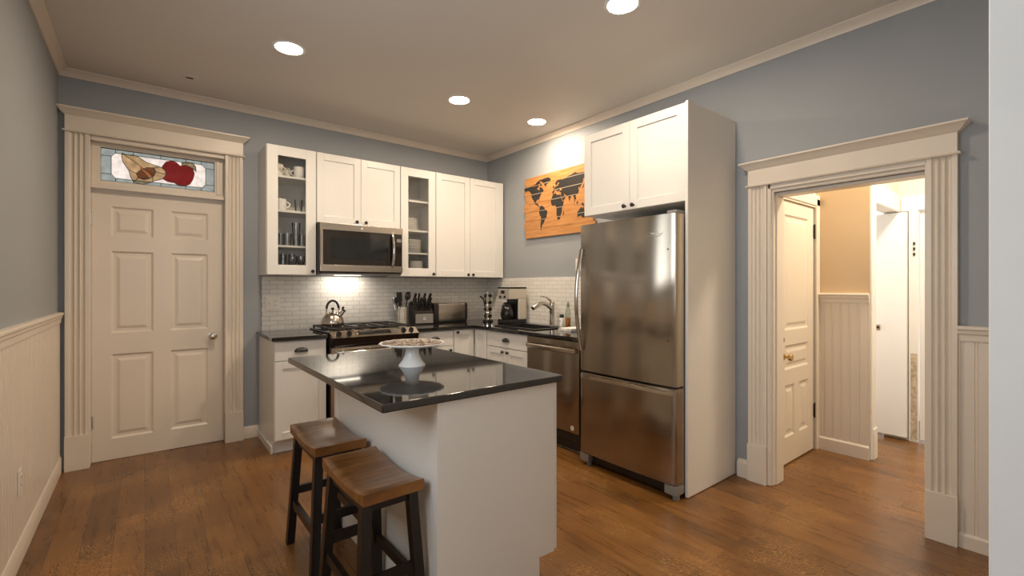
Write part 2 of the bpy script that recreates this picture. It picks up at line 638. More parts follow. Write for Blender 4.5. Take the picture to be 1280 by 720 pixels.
# unseen room behind the camera, its windows added for daylight
mb = MB()
mb.box(-3.3, -3.2, -4.3, 0, 0, 0.6)
mb.box(-3.3, -3.2, -4.3, 0, 2.5, ZC)
mb.box(-3.3, -3.2, -4.3, -2.9, 0.6, 2.5)
mb.box(-3.3, -3.2, -1.1, 0, 0.6, 2.5)
mb.box(-3.3, XL - 0.12, -0.05, 0.05, 0, ZC)
tag(mb.build('wall_living_left', M['pale']), 'pale wall of the room behind with an added side window', 'wall', kind=S)
mb = MB()
mb.box(-3.3, -1.0, -4.3, -4.2, 0, ZC)
mb.box(1.6, XR + 0.1, -4.3, -4.2, 0, ZC)
mb.box(-1.0, 1.6, -4.3, -4.2, 0, 0.6)
mb.box(-1.0, 1.6, -4.3, -4.2, 2.5, ZC)
mb.box(XR, XR + 0.1, -4.2, -0.05, 0, ZC)
tag(mb.build('wall_living_back', M['pale']), 'pale wall of the room behind with an added wide window', 'wall', kind=S)


def crown(name, label, p0, p1, nx, ny):
    """cove crown moulding between wall and ceiling; (nx,ny) points into the room"""
    prof = [(0, 0), (0, 0.052), (0.052, 0.052), (0.052, 0.043), (0.043, 0.038), (0.026, 0.028), (0.013, 0.013), (0.008, 0.0)]
    f = lambda P: (lambda d, h: (P[0] + nx * d, P[1] + ny * d, ZC - 0.053 + h))
    m_ = MB().prism(prof, f(p0), f(p1))
    return tag(m_.build(name, M['trim'], smooth=25), label, 'crown moulding', kind=S)


crown('trim_1', 'white crown moulding along the back wall', (XL, YB), (XR, YB), 0, -1)
crown('trim_2', 'white crown moulding along the right wall', (XR, 0.1), (XR, YB), -1, 0)
crown('trim_3', 'white crown moulding along the left wall', (XL, -0.05), (XL, YB), 1, 0)


def baseboard(name, label, p0, p1, nx, ny, h, t=0.016):
    prof = [(0, 0), (t, 0), (t, h - 0.022), (t * 0.7, h - 0.012), (t * 0.35, h), (0, h)]
    f = lambda P: (lambda d, z: (P[0] + nx * d, P[1] + ny * d, z))
    return tag(MB().prism(prof, f(p0), f(p1)).build(name, M['trim']), label, 'baseboard', kind=S)


baseboard('baseboard_left', 'white baseboard below the left wainscot', (XL, -0.05), (XL, YB), 1, 0, 0.125, 0.022)
baseboard('baseboard_back', 'short white baseboard between door casing and cabinet', (0.668, YB), (0.785, YB), 0, -1, 0.10, 0.02)
baseboard('baseboard_right', 'white baseboard below the right wainscot', (XR, 0.1), (XR, 0.433), -1, 0, 0.085, 0.03)
baseboard('baseboard_fridge', 'short white baseboard between refrigerator panel and doorway', (XR, 1.474), (XR, 1.553), -1, 0, 0.12, 0.03)


def wainscot(name, label, p0, p1, nx, ny, z0, z1, mat=None, rail=0.075, t=0.014, pitch=0.052, railh=0.022):
    """beadboard panel with V grooves and a moulded chair rail, as one structure with parts"""
    mat = mat or M['trim']
    root = thing(name, label, 'wainscot', kind=S)
    dx, dy = p1[0] - p0[0], p1[1] - p0[1]
    L = math.hypot(dx, dy)
    ux, uy = dx / L, dy / L
    pts = [(0, 0), (0, t)]
    s = pitch
    while s < L - 0.012:
        pts += [(s - 0.004, t), (s - 0.001, t - 0.003), (s + 0.002, t - 0.001), (s + 0.007, t - 0.001), (s + 0.010, t - 0.003), (s + 0.013, t)]
        s += pitch
    pts += [(L, t), (L, 0)]
    f = lambda z: (lambda a, d: (p0[0] + ux * a + nx * d, p0[1] + uy * a + ny * d, z))
    MB().prism(pts, f(z0), f(z1)).build('beadboard', mat, root, smooth=20)
    prof = [(0, 0), (t + 0.006, 0), (t + 0.008, rail * 0.42), (t + railh * 0.6, rail * 0.5), (t + railh * 0.7, rail * 0.72),
            (t + railh, rail * 0.8), (t + railh, rail * 0.93), (t + railh * 0.6, rail), (0, rail)]
    g = lambda P: (lambda d, h: (P[0] + nx * d, P[1] + ny * d, z1 - 0.002 + h))
    MB().prism(prof, g(p0), g(p1)).build('chair_rail', mat, root, smooth=20)
    return root


wainscot('wainscot_left', 'cream beadboard wainscot with chair rail on the left wall', (XL, -0.05), (XL, YB - 0.05), 1, 0, 0.10, 1.066)
wainscot('wainscot_right', 'cream beadboard wainscot with chair rail right of the doorway', (XR, 0.1), (XR, 0.433), -1, 0, 0.07, 1.05, railh=0.026, t=0.02)


def flute_profile(w, t):
    """half-round flutes across a casing board, (across, out)"""
    pts = [(0, 0), (0, t)]
    edge = w * 0.17
    k = 3
    step = (w - 2 * edge) / k
    for i in range(k):
        a = edge + i * step
        pts.append((a, t))
        for j in range(1, 6):
            an = PI * j / 6
            pts.append((a + 0.08 * step + (step * 0.84) * (1 - math.cos(an)) / 2, t - 0.013 * math.sin(an)))
        pts.append((a + step, t))
    pts += [(w, t), (w, 0)]
    out = []
    for p in pts:
        if not out or abs(p[0] - out[-1][0]) + abs(p[1] - out[-1][1]) > 1e-5:
            out.append(p)
    return out


def casing(name, label, along, base, out, a0, a1, w, t, zh, z1, plinth, capover):
    """fluted casing with plinths and a crowned header round an opening.
    along: unit vector along the wall; base: origin on the wall; out: unit vector into the room; a0,a1: inner edges"""
    root = thing(name, label, 'door casing', kind=S)
    A, O, B = Vector((*along, 0)), Vector((*out, 0)), Vector((*base, 0))
    pt = lambda a, d, z: B + A * a + O * d + Vector((0, 0, z))
    for (lo, hi) in ((a0 - w, a0), (a1, a1 + w)):
        pr = flute_profile(w, t)
        MB().prism(pr, lambda a, d: pt(lo + a, d, plinth), lambda a, d: pt(lo + a, d, zh)).build('casing_board', M['trim'], root, smooth=50)
        q = [(-0.002, 0), (-0.002, t + 0.012), (w + 0.002, t + 0.012), (w + 0.002, 0)]
        m_ = MB().prism(q, lambda a, d: pt(lo + a, d, 0), lambda a, d: pt(lo + a, d, plinth))
        m_.build('plinth_block', M['trim'], root)
    # header: bead, frieze, stepped cap
    lo, hi = a0 - w, a1 + w
    prof = [(0, zh), (0, z1), (t + 0.05, z1), (t + 0.05, z1 - 0.010), (t + 0.040, z1 - 0.016), (t + 0.020, z1 - 0.040),
            (t + 0.008, z1 - 0.048), (t + 0.004, z1 - 0.052), (t + 0.004, zh + 0.014), (t + 0.014, zh + 0.013), (t + 0.018, zh + 0.007), (t + 0.014, zh)]
    m_ = MB()
    rows = []
    for (d, z) in prof:
        o_ = max(0.0, d - t - 0.004)
        rows.append([pt(lo - o_, 0, z), pt(lo - o_, d, z), pt(hi + o_, d, z), pt(hi + o_, 0, z)])
    V = m_.grid(rows)
    m_.bm.faces.new(V[-1])
    m_.build('header', M['trim'], root, smooth=20)
    return root


cs = casing('trim_4', 'cream fluted casing with crowned header round the panelled door', (1, 0), (0, YB), (0, -1), -0.318, 0.532, 0.13, 0.040, 2.432, 2.602, 0.248, 0.04)
# stepped jambs, transom bar and head of the door frame
mb = MB()
for (x0, x1) in ((-0.342, -0.314), (0.530, 0.558)):
    mb.box(x0, x1, YB - 0.03, YB + 0.1, 0, 2.44, 0.003)
mb.box(-0.314, 0.530, YB - 0.01, YB + 0.1, 2.405, 2.44, 0.003)
mb.box(-0.314, 0.530, YB + 0.0, YB + 0.1, 2.053, 2.085, 0.003)
mb.box(-0.314, 0.530, YB - 0.024, YB - 0.005, 2.398, 2.436, 0.006)
mb.box(-0.314, 0.530, YB + 0.075, YB + 0.12, 0.0, 0.02)  # strip added behind the door to stop light leaking under it
mb.build('jamb', M['trim'], cs)
cs = casing('trim_5', 'cream fluted casing with crowned header round the hall opening', (0, -1), (XR, 0), (-1, 0), -1.354, -0.553, 0.12, 0.036, 1.996, 2.160, 0.25, 0.04)
mb = MB()
# stepped profiles of the jamb: casing edge, stop, lining
mb.box(XR - 0.030, XR + 0.012, 1.330, 1.354, 0, 2.0, 0.004)
mb.box(XR - 0.012, XR + 0.04, 1.320, 1.345, 0, 1.98, 0.004)
mb.box(XR + 0.02, XR + 0.13, 1.312, 1.34, 0, 1.95, 0.004)
mb.box(XR - 0.030, XR + 0.13, 0.537, 0.560, 0, 1.98, 0.004)
mb.box(XR - 0.030, XR + 0.012, 0.553, 1.350, 1.966, 2.0, 0.004)
mb.box(XR - 0.014, XR + 0.05, 0.553, 1.345, 1.945, 1.985, 0.006)
mb.box(XR + 0.02, XR + 0.13, 0.553, 1.340, 1.925, 1.96, 0.004)
mb.build('jamb', M['trim'], cs)


def panel_slab(mb, x0, x1, z0, z1, yf, th, rects, depth=0.012, raise_=True, rim=0.022):
    """door slab facing -Y with recessed, raised-field panels"""
    mb.box(x0, x1, yf + depth, yf + th, z0, z1)
    xs = sorted({x0, x1} | {r[0] for r in rects} | {r[2] for r in rects})
    zs = sorted({z0, z1} | {r[1] for r in rects} | {r[3] for r in rects})
    # rails and stiles as horizontal runs of cells
    for j in range(len(zs) - 1):
        run = None
        for i in range(len(xs) - 1):
            cx, cz = (xs[i] + xs[i + 1]) / 2, (zs[j] + zs[j + 1]) / 2
            inp = any(r[0] < cx < r[2] and r[1] < cz < r[3] for r in rects)
            if not inp and run is None:
                run = xs[i]
            if (inp or i == len(xs) - 2) and run is not None:
                end = xs[i] if inp else xs[i + 1]
                mb.box(run, end, yf, yf + depth + 0.001, zs[j], zs[j + 1])
                run = None
    for (a, b, c, d) in rects:
        # sloped moulding ring
        o, i_ = 0.0, 0.014
        rows = [[(a, yf, b), (c, yf, b), (c, yf, d), (a, yf, d)],
                [(a + i_, yf + depth, b + i_), (c - i_, yf + depth, b + i_), (c - i_, yf + depth, d - i_), (a + i_, yf + depth, d - i_)]]
        mb.grid([[Vector(p) for p in r] for r in rows], closed_v=True)
        if raise_:
            e = 0.018 + i_
            f = e + rim
            rows = [[(a + e, yf + depth, b + e), (c - e, yf + depth, b + e), (c - e, yf + depth, d - e), (a + e, yf + depth, d - e)],
                    [(a + f, yf + 0.003, b + f), (c - f, yf + 0.003, b + f), (c - f, yf + 0.003, d - f), (a + f, yf + 0.003, d - f)]]
            V = mb.grid([[Vector(p) for p in r] for r in rows], closed_v=True)
            mb.bm.faces.new(V[1])
    return mb


def hinge(parent, x, y, z, mat, h=0.09):
    m_ = MB()
    m_.cyl((x, y, z - h / 2), (x, y, z + h / 2), 0.006, n=10)
    m_.ball((x, y, z + h / 2 + 0.004), 0.007, n=8)
    m_.ball((x, y, z - h / 2 - 0.004), 0.007, n=8)
    m_.box(x - 0.012, x + 0.012, y + 0.004, y + 0.007, z - h / 2, z + h / 2)
    return m_.build('hinge', mat, parent)


# door_1: six-panel door in the back wall
d1 = thing('door_1', 'closed cream six-panel door below the stained glass transom', 'door', (0.1, YB + 0.055, 0), kind=S)
mb = MB()
rects = [(-0.203, 1.706, 0.054, 1.933), (0.161, 1.706, 0.418, 1.933), (-0.203, 0.966, 0.054, 1.592), (0.161, 0.966, 0.418, 1.592),
         (-0.203, 0.160, 0.054, 0.805), (0.161, 0.160, 0.418, 0.805)]
panel_slab(mb, DX0, DX1, 0.003, 2.049, YB + 0.055, 0.04, rects, 0.011)
mb.build('door_slab', M['trim'], d1, smooth=15)
mb = MB()
mb.lathe([(0.0, 0.0), (0.032, 0.0), (0.032, 0.006), (0.012, 0.010), (0.011, 0.034), (0.026, 0.040), (0.031, 0.052), (0.027, 0.064), (0.014, 0.070), (0.0, 0.071)], (0.449, YB + 0.055, 0.903), 24, 'Y')
mb.build('door_knob', M['nickel'], d1)
hinge(d1, DX0 - 0.002, YB + 0.048, 1.83, M['nickel'])
hinge(d1, DX0 - 0.002, YB + 0.048, 0.30, M['nickel'])
MB().box(DX1 + 0.0005, DX1 + 0.004, YB + 0.045, YB + 0.065, 0.86, 0.93).build('strike_plate', M['nickel'], d1)

# window_1: stained glass transom
w1 = thing('window_1', 'stained glass transom with a pear and a red apple above the door', 'window', (0.1, YB + 0.06, 2.09), kind=S)
YG = YB + 0.062
mb = MB()
mb.box(-0.314, -0.262, YG - 0.02, YG + 0.02, 2.085, 2.405, 0.003)
mb.box(0.462, 0.530, YG - 0.02, YG + 0.02, 2.085, 2.405, 0.003)
mb.box(-0.264, 0.464, YG - 0.02, YG + 0.02, 2.372, 2.405, 0.003)
mb.box(-0.264, 0.464, YG - 0.02, YG + 0.02, 2.085, 2.121, 0.003)
mb.box(0.474, 0.498, YG - 0.03, YG - 0.019, 2.10, 2.395, 0.003)
mb.build('sash', M['trim'], w1)
GX0, GX1, GZ0, GZ1 = -0.262, 0.462, 2.121, 2.372
inner = [(-0.201, 2.315), (-0.176, 2.342), (0.372, 2.342), (0.401, 2.314), (0.401, 2.179), (0.375, 2.150), (-0.176, 2.150), (-0.201, 2.178)]
pear = [(-0.139, 2.356), (-0.117, 2.340), (-0.068, 2.347), (-0.03, 2.331), (0.008, 2.304), (0.063, 2.288), (0.103, 2.279), (0.128, 2.255), (0.133, 2.223), (0.111, 2.185), (0.063, 2.163), (0.032, 2.144), (-0.007, 2.127), (-0.049, 2.127), (-0.068, 2.137), (-0.087, 2.171), (-0.098, 2.223), (-0.132, 2.28), (-0.141, 2.322)]
core = [(-0.053, 2.205), (-0.03, 2.233), (0.016, 2.263), (0.055, 2.266), (0.069, 2.238), (0.055, 2.202), (0.032, 2.178), (-0.007, 2.163), (-0.042, 2.173)]
seed = [(-0.038, 2.276), (-0.007, 2.250), (0.026, 2.222), (0.048, 2.188), (0.010, 2.200), (-0.018, 2.228)]
apple = [(0.111, 2.29), (0.135, 2.329), (0.176, 2.343), (0.204, 2.331), (0.225, 2.309), (0.267, 2.321), (0.31, 2.301), (0.323, 2.262), (0.314, 2.214), (0.293, 2.169), (0.259, 2.147), (0.217, 2.146), (0.188, 2.165), (0.143, 2.169), (0.115, 2.185), (0.133, 2.223), (0.131, 2.253), (0.107, 2.274)]
leaf = [(0.234, 2.336), (0.267, 2.346), (0.31, 2.348), (0.331, 2.321), (0.336, 2.274), (0.31, 2.301), (0.267, 2.321), (0.238, 2.313)]


def gl(poly, name, mat, dy, parent=w1, t=0.002):
    return MB().prism(poly, lambda x, z: (x, YG + dy, z), lambda x, z: (x, YG + dy + t, z)).build(name, mat, parent, smooth=20)


gl(inner, 'clear_glass', M['g_bg'], 0.006)
xs = [-0.262, -0.176, -0.07, 0.10, 0.264, 0.372, 0.462]
mb = MB()
for a, b in zip(xs[:-1], xs[1:]):
    for (z0, z1) in ((2.342, 2.372), (2.121, 2.150)):
        mb.box(a, b, YG + 0.004, YG + 0.006, z0, z1)
for (a, b) in ((-0.262, -0.201), (0.401, 0.462)):
    mb.box(a, b, YG + 0.004, YG + 0.006, 2.178, 2.315)
for tri in ([(-0.201, 2.315), (-0.176, 2.342), (-0.262, 2.342), (-0.262, 2.315)], [(0.401, 2.315), (0.372, 2.342), (0.462, 2.342), (0.462, 2.315)],
            [(-0.201, 2.178), (-0.176, 2.150), (-0.262, 2.150), (-0.262, 2.178)], [(0.401, 2.178), (0.375, 2.150), (0.462, 2.150), (0.462, 2.178)]):
    mb.prism(tri, lambda x, z: (x, YG + 0.004, z), lambda x, z: (x, YG + 0.006, z))
mb.build('border_glass', M['g_border'], w1)
gl(pear, 'pear_glass', M['g_pear'], 0.002)
gl([(-0.053, 2.205), (-0.03, 2.233), (-0.018, 2.228), (0.010, 2.200), (0.036, 2.181), (0.032, 2.178), (-0.007, 2.163), (-0.042, 2.173)], 'core_glass', M['g_core'], -0.001)
gl([(-0.010, 2.249), (0.016, 2.263), (0.055, 2.266), (0.069, 2.238), (0.055, 2.202), (0.047, 2.191), (0.026, 2.222)], 'core_glass', M['g_core'], -0.001)
gl(seed, 'seed_glass', M['g_orange'], -0.004)
gl(apple, 'apple_glass', M['g_red'], -0.001)
gl(leaf, 'leaf_glass', M['g_leaf'], 0.002)
mb = MB()


def came(pts, closed=False, r=0.0022, dy=-0.002):
    mb.tube([(x, YG + dy, z) for x, z in pts], r, 6, closed)


came([(GX0 + .002, GZ0 + .002), (GX1 - .002, GZ0 + .002), (GX1 - .002, GZ1 - .002), (GX0 + .002, GZ1 - .002)], True, 0.0035)
for pl in (inner, pear, core, apple, leaf, seed):
    came(pl, True)
for x in xs[1:-1]:
    came([(x, 2.342), (x, 2.372)])
    came([(x, 2.150), (x, 2.121)])
for z in (2.178, 2.315):
    came([(-0.262, z), (-0.201, z)])
    came([(0.401, z), (0.462, z)])
for ln in ([(-0.135, 2.348), (-0.038, 2.276)], [(-0.102, 2.228), (-0.053, 2.205)], [(-0.068, 2.137), (-0.042, 2.173)], [(0.048, 2.188), (0.050, 2.155)],
           [(0.069, 2.238), (0.130, 2.225)], [(0.055, 2.266), (0.100, 2.28)]):
    came(ln)
mb.build('lead_came', M['lead'], w1, smooth=60)

# ------------------------------------------------------------------ hall beyond the cased opening
mb = MB()
mb.box(XR + 0.115, 3.56, 1.425, 1.52, 0, ZC)
mb.box(4.262, 4.42, 1.425, 1.52, 0, ZC)
mb.box(3.56, 4.262, 1.425, 1.52, 1.99, ZC)
mb.box(3.5, 4.3, 1.62, 1.66, 0, 2.1)
tag(mb.build('wall_hall_closet', M['pale']), 'pale hall wall holding the small panelled door', 'wall', kind=S)
mb = MB().box(4.32, 4.42, 1.065, 1.425, 0, ZC)
tag(mb.build('wall_hall_tan', M['tan']), 'tan hall wall above beadboard between two doors', 'wall', kind=S)
wainscot('wainscot_hall', 'narrow beadboard wainscot with chair rail below the tan wall', (4.32, 1.425), (4.32, 1.062), -1, 0, 0.10, 1.195, railh=0.03, pitch=0.058)
baseboard('baseboard_hall', 'white baseboard below the tan hall wall', (4.32, 1.425), (4.32, 1.062), -1, 0, 0.115, 0.024)
mb = MB()
mb.box(4.421, 4.430, 1.066, 1.16, 0, ZC)
mb.box(4.430, 5.135, 1.066, 1.16, 1.97, ZC)
mb.box(5.135, 5.25, 1.066, 1.16, 0, ZC)
tag(mb.build('wall_hall_bedroom', M['pale']), 'pale hall wall holding the white bedroom doorway', 'wall', kind=S)
mb = MB()
mb.box(5.14, 5.24, -0.5, 0.30, 0, ZC)
mb.box(5.14, 5.24, 0.95, 1.066, 0, ZC)
mb.box(5.14, 5.24, 0.30, 0.95, 1.97, ZC)
tag(mb.build('wall_hall_end', M['pale']), 'pale wall closing the far end of hall', 'wall', kind=S)
mb = MB().box(XR + 0.115, 5.2, -0.55, -0.45, 0, ZC)
tag(mb.build('wall_hall_right', M['pale']), 'pale right-hand wall of the hall', 'wall', kind=S)
mb = MB()
mb.box(4.30, 4.42, 3.0, 3.1, 0, ZC)
mb.box(4.42, 6.1, 3.0, 3.1, 0, ZC)
mb.box(6.0, 6.1, 1.16, 3.0, 0, ZC)
mb.box(4.30, 4.42, 1.52, 3.0, 0, ZC)
mb.box(5.25, 6.1, 1.066, 1.16, 0, ZC)
tag(mb.build('wall_bedroom', M['white']), 'white walls of the room beyond the hall', 'wall', kind=S)

# small panelled closet door
d2 = thing('door_2', 'closed cream panelled hall door with a brass knob', 'door', (3.9, 1.41, 0), kind=S)
mb = MB()
rects = [(3.685, 0.998, 4.135, 1.855), (3.685, 0.705, 4.135, 0.885), (3.685, 0.205, 3.86, 0.59), (3.955, 0.205, 4.135, 0.59)]
panel_slab(mb, 3.585, 4.238, 0.012, 1.955, 1.415, 0.035, rects, 0.010)
mb.build('door_slab', M['trim'], d2, smooth=15)
mb = MB()
mb.lathe([(0.0, 0.0), (0.024, 0.0), (0.024, 0.004), (0.010, 0.008), (0.009, 0.028), (0.022, 0.034), (0.027, 0.046), (0.022, 0.058), (0.0, 0.062)], (3.665, 1.415, 0.806), 20, 'Y')
mb.build('door_knob', M['brass'], d2)
MB().lathe([(0.0, 0.0), (0.018, 0.0), (0.016, 0.006), (0.0, 0.007)], (3.655, 1.415, 0.93), 16, 'Y').build('lock_rose', M['nickel'], d2)
hinge(d2, 4.246, 1.408, 1.765, M['bronze'], 0.10)
hinge(d2, 4.246, 1.408, 0.32, M['bronze'], 0.10)
c2 = thing('trim_6', 'cream frame round the small hall door', 'door casing', kind=S)
mb = MB()
mb.box(3.50, 3.575, 1.395, 1.424, 0, 2.03, 0.004)
mb.box(4.252, 4.318, 1.392, 1.424, 0, 2.03, 0.004)
mb.box(3.50, 4.318, 1.392, 1.424, 1.972, 2.06, 0.004)
mb.box(3.575, 4.252, 1.40, 1.42, 1.958, 1.974, 0.003)
mb.build('casing', M['trim'], c2)

# white casing and open white door of the next doorway
c3 = thing('trim_7', 'white casing round the open bedroom doorway', 'door casing', kind=S)
mb = MB()
mb.box(4.325, 4.43, 1.048, 1.0655, 0.0, 2.11, 0.004)
mb.box(4.43, 5.11, 1.040, 1.0655, 1.965, 2.11, 0.004)
mb.box(4.422, 4.436, 1.0656, 1.165, 0.0, 1.97, 0.003)
mb.build('casing', M['white'], c3)
MB().box(4.345, 4.432, 1.040, 1.049, 0.0, 0.235, 0.003).build('plinth_block', M['white'], c3)
d3 = thing('door_3', 'plain white door standing open in the bedroom doorway', 'door', (5.06, 1.10, 0), kind=S)
mb = MB()
mb.box(5.076, 5.110, 0.992, 1.74, 0.03, 1.955, 0.003)
mb.build('door_slab', M['white'], d3)
mb = MB()
mb.box(5.071, 5.0765, 1.172, 1.207, 0.935, 0.985, 0.002)
mb.build('latch_plate', M['nickel'], d3)
MB().cyl((5.068, 1.189, 0.960), (5.0715, 1.189, 0.960), 0.010, n=14).build('latch_hole', M['black'], d3)
c4 = thing('trim_8', 'white casing round the door at end of hall', 'door casing', kind=S)
mb = MB()
mb.box(5.112, 5.1395, 0.925, 0.987, 0.0, 1.965, 0.003)
mb.box(5.112, 5.1395, 0.20, 1.039, 1.965, 2.09, 0.003)
mb.box(5.112, 5.1395, 0.20, 0.30, 0.0, 1.965, 0.003)
mb.build('casing', M['white'], c4)
d4 = thing('door_4', 'white door with dark hinges closing the end of hall', 'door', (5.12, 0.62, 0), kind=S)
MB().box(5.145, 5.18, 0.305, 0.92, 0.02, 1.955, 0.003).build('door_slab', M['white'], d4)
mb = MB()
for k in (-1, 0, 1):
    mb.cyl((5.108, 0.950, 1.64 + k * 0.045 - 0.012), (5.108, 0.950, 1.64 + k * 0.045 + 0.012), 0.008, n=8)
mb.build('hinge', M['bronze'], d4)
MB().box(5.1085, 5.1125, 0.930, 0.972, 0.02, 0.75).build('worn_jamb', M['grime'], d4)

area_light('hall_fill_light', (4.15, 0.55, ZC - 0.09), (0, 0, 0), 0.35, 0.35, P_HALL, (1.0, 0.83, 0.62), 180, 'DISK')  # added lamp above the view, brightens the hall
hl = thing('added_hall_lamp', 'added round white flush lamp on the hall ceiling, out of view', 'lamp', (4.15, 0.55, ZC))
MB().lathe([(0.0, -0.07), (0.12, -0.06), (0.17, -0.03), (0.18, 0.0)], (4.15, 0.55, ZC), 28).build('shade', M['white'], hl)
area_light('bedroom_fill_light', (4.75, 2.9, 1.6), (-PI / 2, 0, 0), 1.0, 1.2, P_BED, (0.95, 0.97, 1.0), 170)  # added fill inside the far room, which has no window

# ------------------------------------------------------------------ tile backsplash (fixed to the walls)
mb = MB().box(0.812, 3.262, YB - 0.008, YB, 0.92, 1.412, 0.001)
tag(mb.build('trim_9', M['tile_x']), 'cream subway tile backsplash on the back wall', 'backsplash', kind=S)
mb = MB().box(XR - 0.008, XR, 2.46, YB - 0.008, 0.92, 1.412, 0.001)
tag(mb.build('trim_10', M['tile_y']), 'cream subway tile backsplash behind the sink', 'backsplash', kind=S)

# ------------------------------------------------------------------ cabinet pieces


def shaker(mb, x0, x1, z0, z1, yf, th=0.020, st=0.057, rec=0.009, b=0.0018):
    mb.box(x0, x0 + st, yf, yf + th, z0, z1, b)
    mb.box(x1 - st, x1, yf, yf + th, z0, z1, b)
    mb.box(x0 + st - 0.001, x1 - st + 0.001, yf, yf + th, z1 - st, z1, b)
    mb.box(x0 + st - 0.001, x1 - st + 0.001, yf, yf + th, z0, z0 + st, b)
    mb.box(x0 + st - 0.004, x1 - st + 0.004, yf + rec, yf + th - 0.002, z0 + st - 0.004, z1 - st + 0.004)
    return mb


def shaker_door(parent, x0, x1, z0, z1, yf, knob=None, mat=None, st=0.057):
    d = shaker(MB(), x0, x1, z0, z1, yf, st=st).build('door', mat or M['cab'], parent, smooth=20)
    if knob:
        knob_part(d, knob[0], yf, knob[1])
    return d


def knob_part(parent, x, yf, z):
    m_ = MB().lathe([(0.0, -0.001), (0.008, -0.001), (0.0055, 0.006), (0.006, 0.014), (0.0145, 0.019), (0.0155, 0.024), (0.011, 0.029), (0.0, 0.030)], (x, yf, z), 18, 'Y')
    return m_.build('knob', M['black'], parent)


def cup_pull(parent, x, yf, z, w=0.052, h=0.034, d=0.026):
    m_ = MB()
    nu, nv = 18, 8
    rows = []
    for i in range(nu + 1):
        u = PI * i / nu
        rows.append([Vector((x + w * math.cos(u), yf + 0.0005 - d * math.sin(u) ** 0.7 * math.cos(PI / 2 * j / nv), z + h * math.sin(u) ** 0.8 * math.sin(PI / 2 * j / nv))) for j in range(nv + 1)])
    m_.grid(rows)
    # inner shell
    rows = [[Vector((x + (p.x - x) * 0.88, yf + (p.y - yf) * 0.86, z + (p.z - z) * 0.84 - 0.0005)) for p in r] for r in rows]
    m_.grid(rows, flip=True)
    return m_.build('cup_pull', M['black'], parent, smooth=60)


def drawer(parent, x0, x1, z0, z1, yf, pull=True):
    d = MB().box(x0, x1, yf, yf + 0.020, z0, z1, 0.003, 2).build('drawer', M['cab'], parent)
    if pull:
        cup_pull(d, (x0 + x1) / 2, yf, z0 + (z1 - z0) * 0.42)
    return d


CT0, CT1 = 0.895, 0.925


def carcass(parent, w, depth, z0=0.10, z1=CT0, toe=True):
    """closed base carcass, its front at y=0.02 behind the fronts"""
    MB().box(0, w, 0.021, depth, z0, z1 - 0.001, 0.001).build('carcass', M['cab'], parent)
    if toe:
        MB().box(0.0, w, 0.075, depth, 0.0, z0 + 0.001).build('toe_kick', M['cab'], parent)


# left base cabinet between the wall end and the range
c = thing('base_cabinet', 'white base cabinet with one drawer left of the range', 'cabinet')
carcass(c, 0.395, 0.62)
drawer(c, 0.004, 0.391, 0.735, 0.885, 0.0)
shaker_door(c, 0.004, 0.391, 0.115, 0.728, 0.0, None)
MB().box(-0.012, 0.0, 0.05, 0.62, 0.0, 0.06, 0.002).build('shoe_moulding', M['cab'], c)
place(c, (0.787, 3.965, 0))
mb = MB().box(0.765, 1.184, 3.935, YB - 0.009, CT0, CT1, 0.004, 2)
tag(mb.build('countertop', M['granite'], loc=(0.97, 4.27, CT0)), 'small black granite countertop left of the range', 'countertop')

# drawer base right of the range
c = thing('base_cabinet', 'white drawer cabinet between the range and corner cabinet', 'cabinet')
carcass(c, 0.418, 0.62)
drawer(c, 0.004, 0.414, 0.735, 0.885, 0.0)
d = shaker_door(c, 0.004, 0.414, 0.115, 0.728, 0.0, (0.372, 0.690))
place(c, (1.990, 3.965, 0))

# corner cabinet with its two hinged leaves
c = thing('corner_cabinet', 'white corner cabinet with two narrow doors meeting inside the corner', 'cabinet')
mb = MB()
pts = [(2.412, 3.987), (2.672, 3.987), (2.672, 3.742), (XR - 0.01, 3.742), (XR - 0.01, YB - 0.01), (2.412, YB - 0.01)]
mb.prism(pts, lambda x, y: (x, y, 0.10), lambda x, y: (x, y, CT0 - 0.001))
mb.build('carcass', M['cab'], c)
pts = [(2.412, 4.04), (2.725, 4.04), (2.725, 3.742), (XR - 0.01, 3.742), (XR - 0.01, YB - 0.01), (2.412, YB - 0.01)]
MB().prism(pts, lambda x, y: (x, y, 0.0), lambda x, y: (x, y, 0.10)).build('toe_kick', M['cab'], c)
shaker_door(c, 2.414, 2.648, 0.115, 0.885, 3.965, (2.445, 0.862))
m_ = shaker(MB(), 0, 0.20, 0.115, 0.885, 0.0, st=0.05)
bmesh.ops.transform(m_.bm, matrix=Matrix.Translation((2.650, 3.945, 0)) @ Matrix.Rotation(TURN, 4, 'Z'), verts=m_.bm.verts)
m_.build('door', M['cab'], c, smooth=20)

# sink base
c = thing('sink_cabinet', 'white sink cabinet with a wide drawer front above two doors', 'cabinet')
carcass_w = 0.618
MB().box(0, carcass_w, 0.021, 0.61, 0.10, 0.74, 0.001).build('carcass', M['cab'], c)
MB().box(0, carcass_w, 0.075, 0.61, 0, 0.101).build('toe_kick', M['cab'], c)
drawer(c, 0.004, carcass_w - 0.004, 0.742, 0.885, 0.0)
shaker_door(c, 0.004, 0.307, 0.115, 0.735, 0.0, (0.272, 0.702))
shaker_door(c, 0.311, carcass_w - 0.004, 0.115, 0.735, 0.0, (0.346, 0.702))
place(c, (2.650, 3.738, 0), TURN)

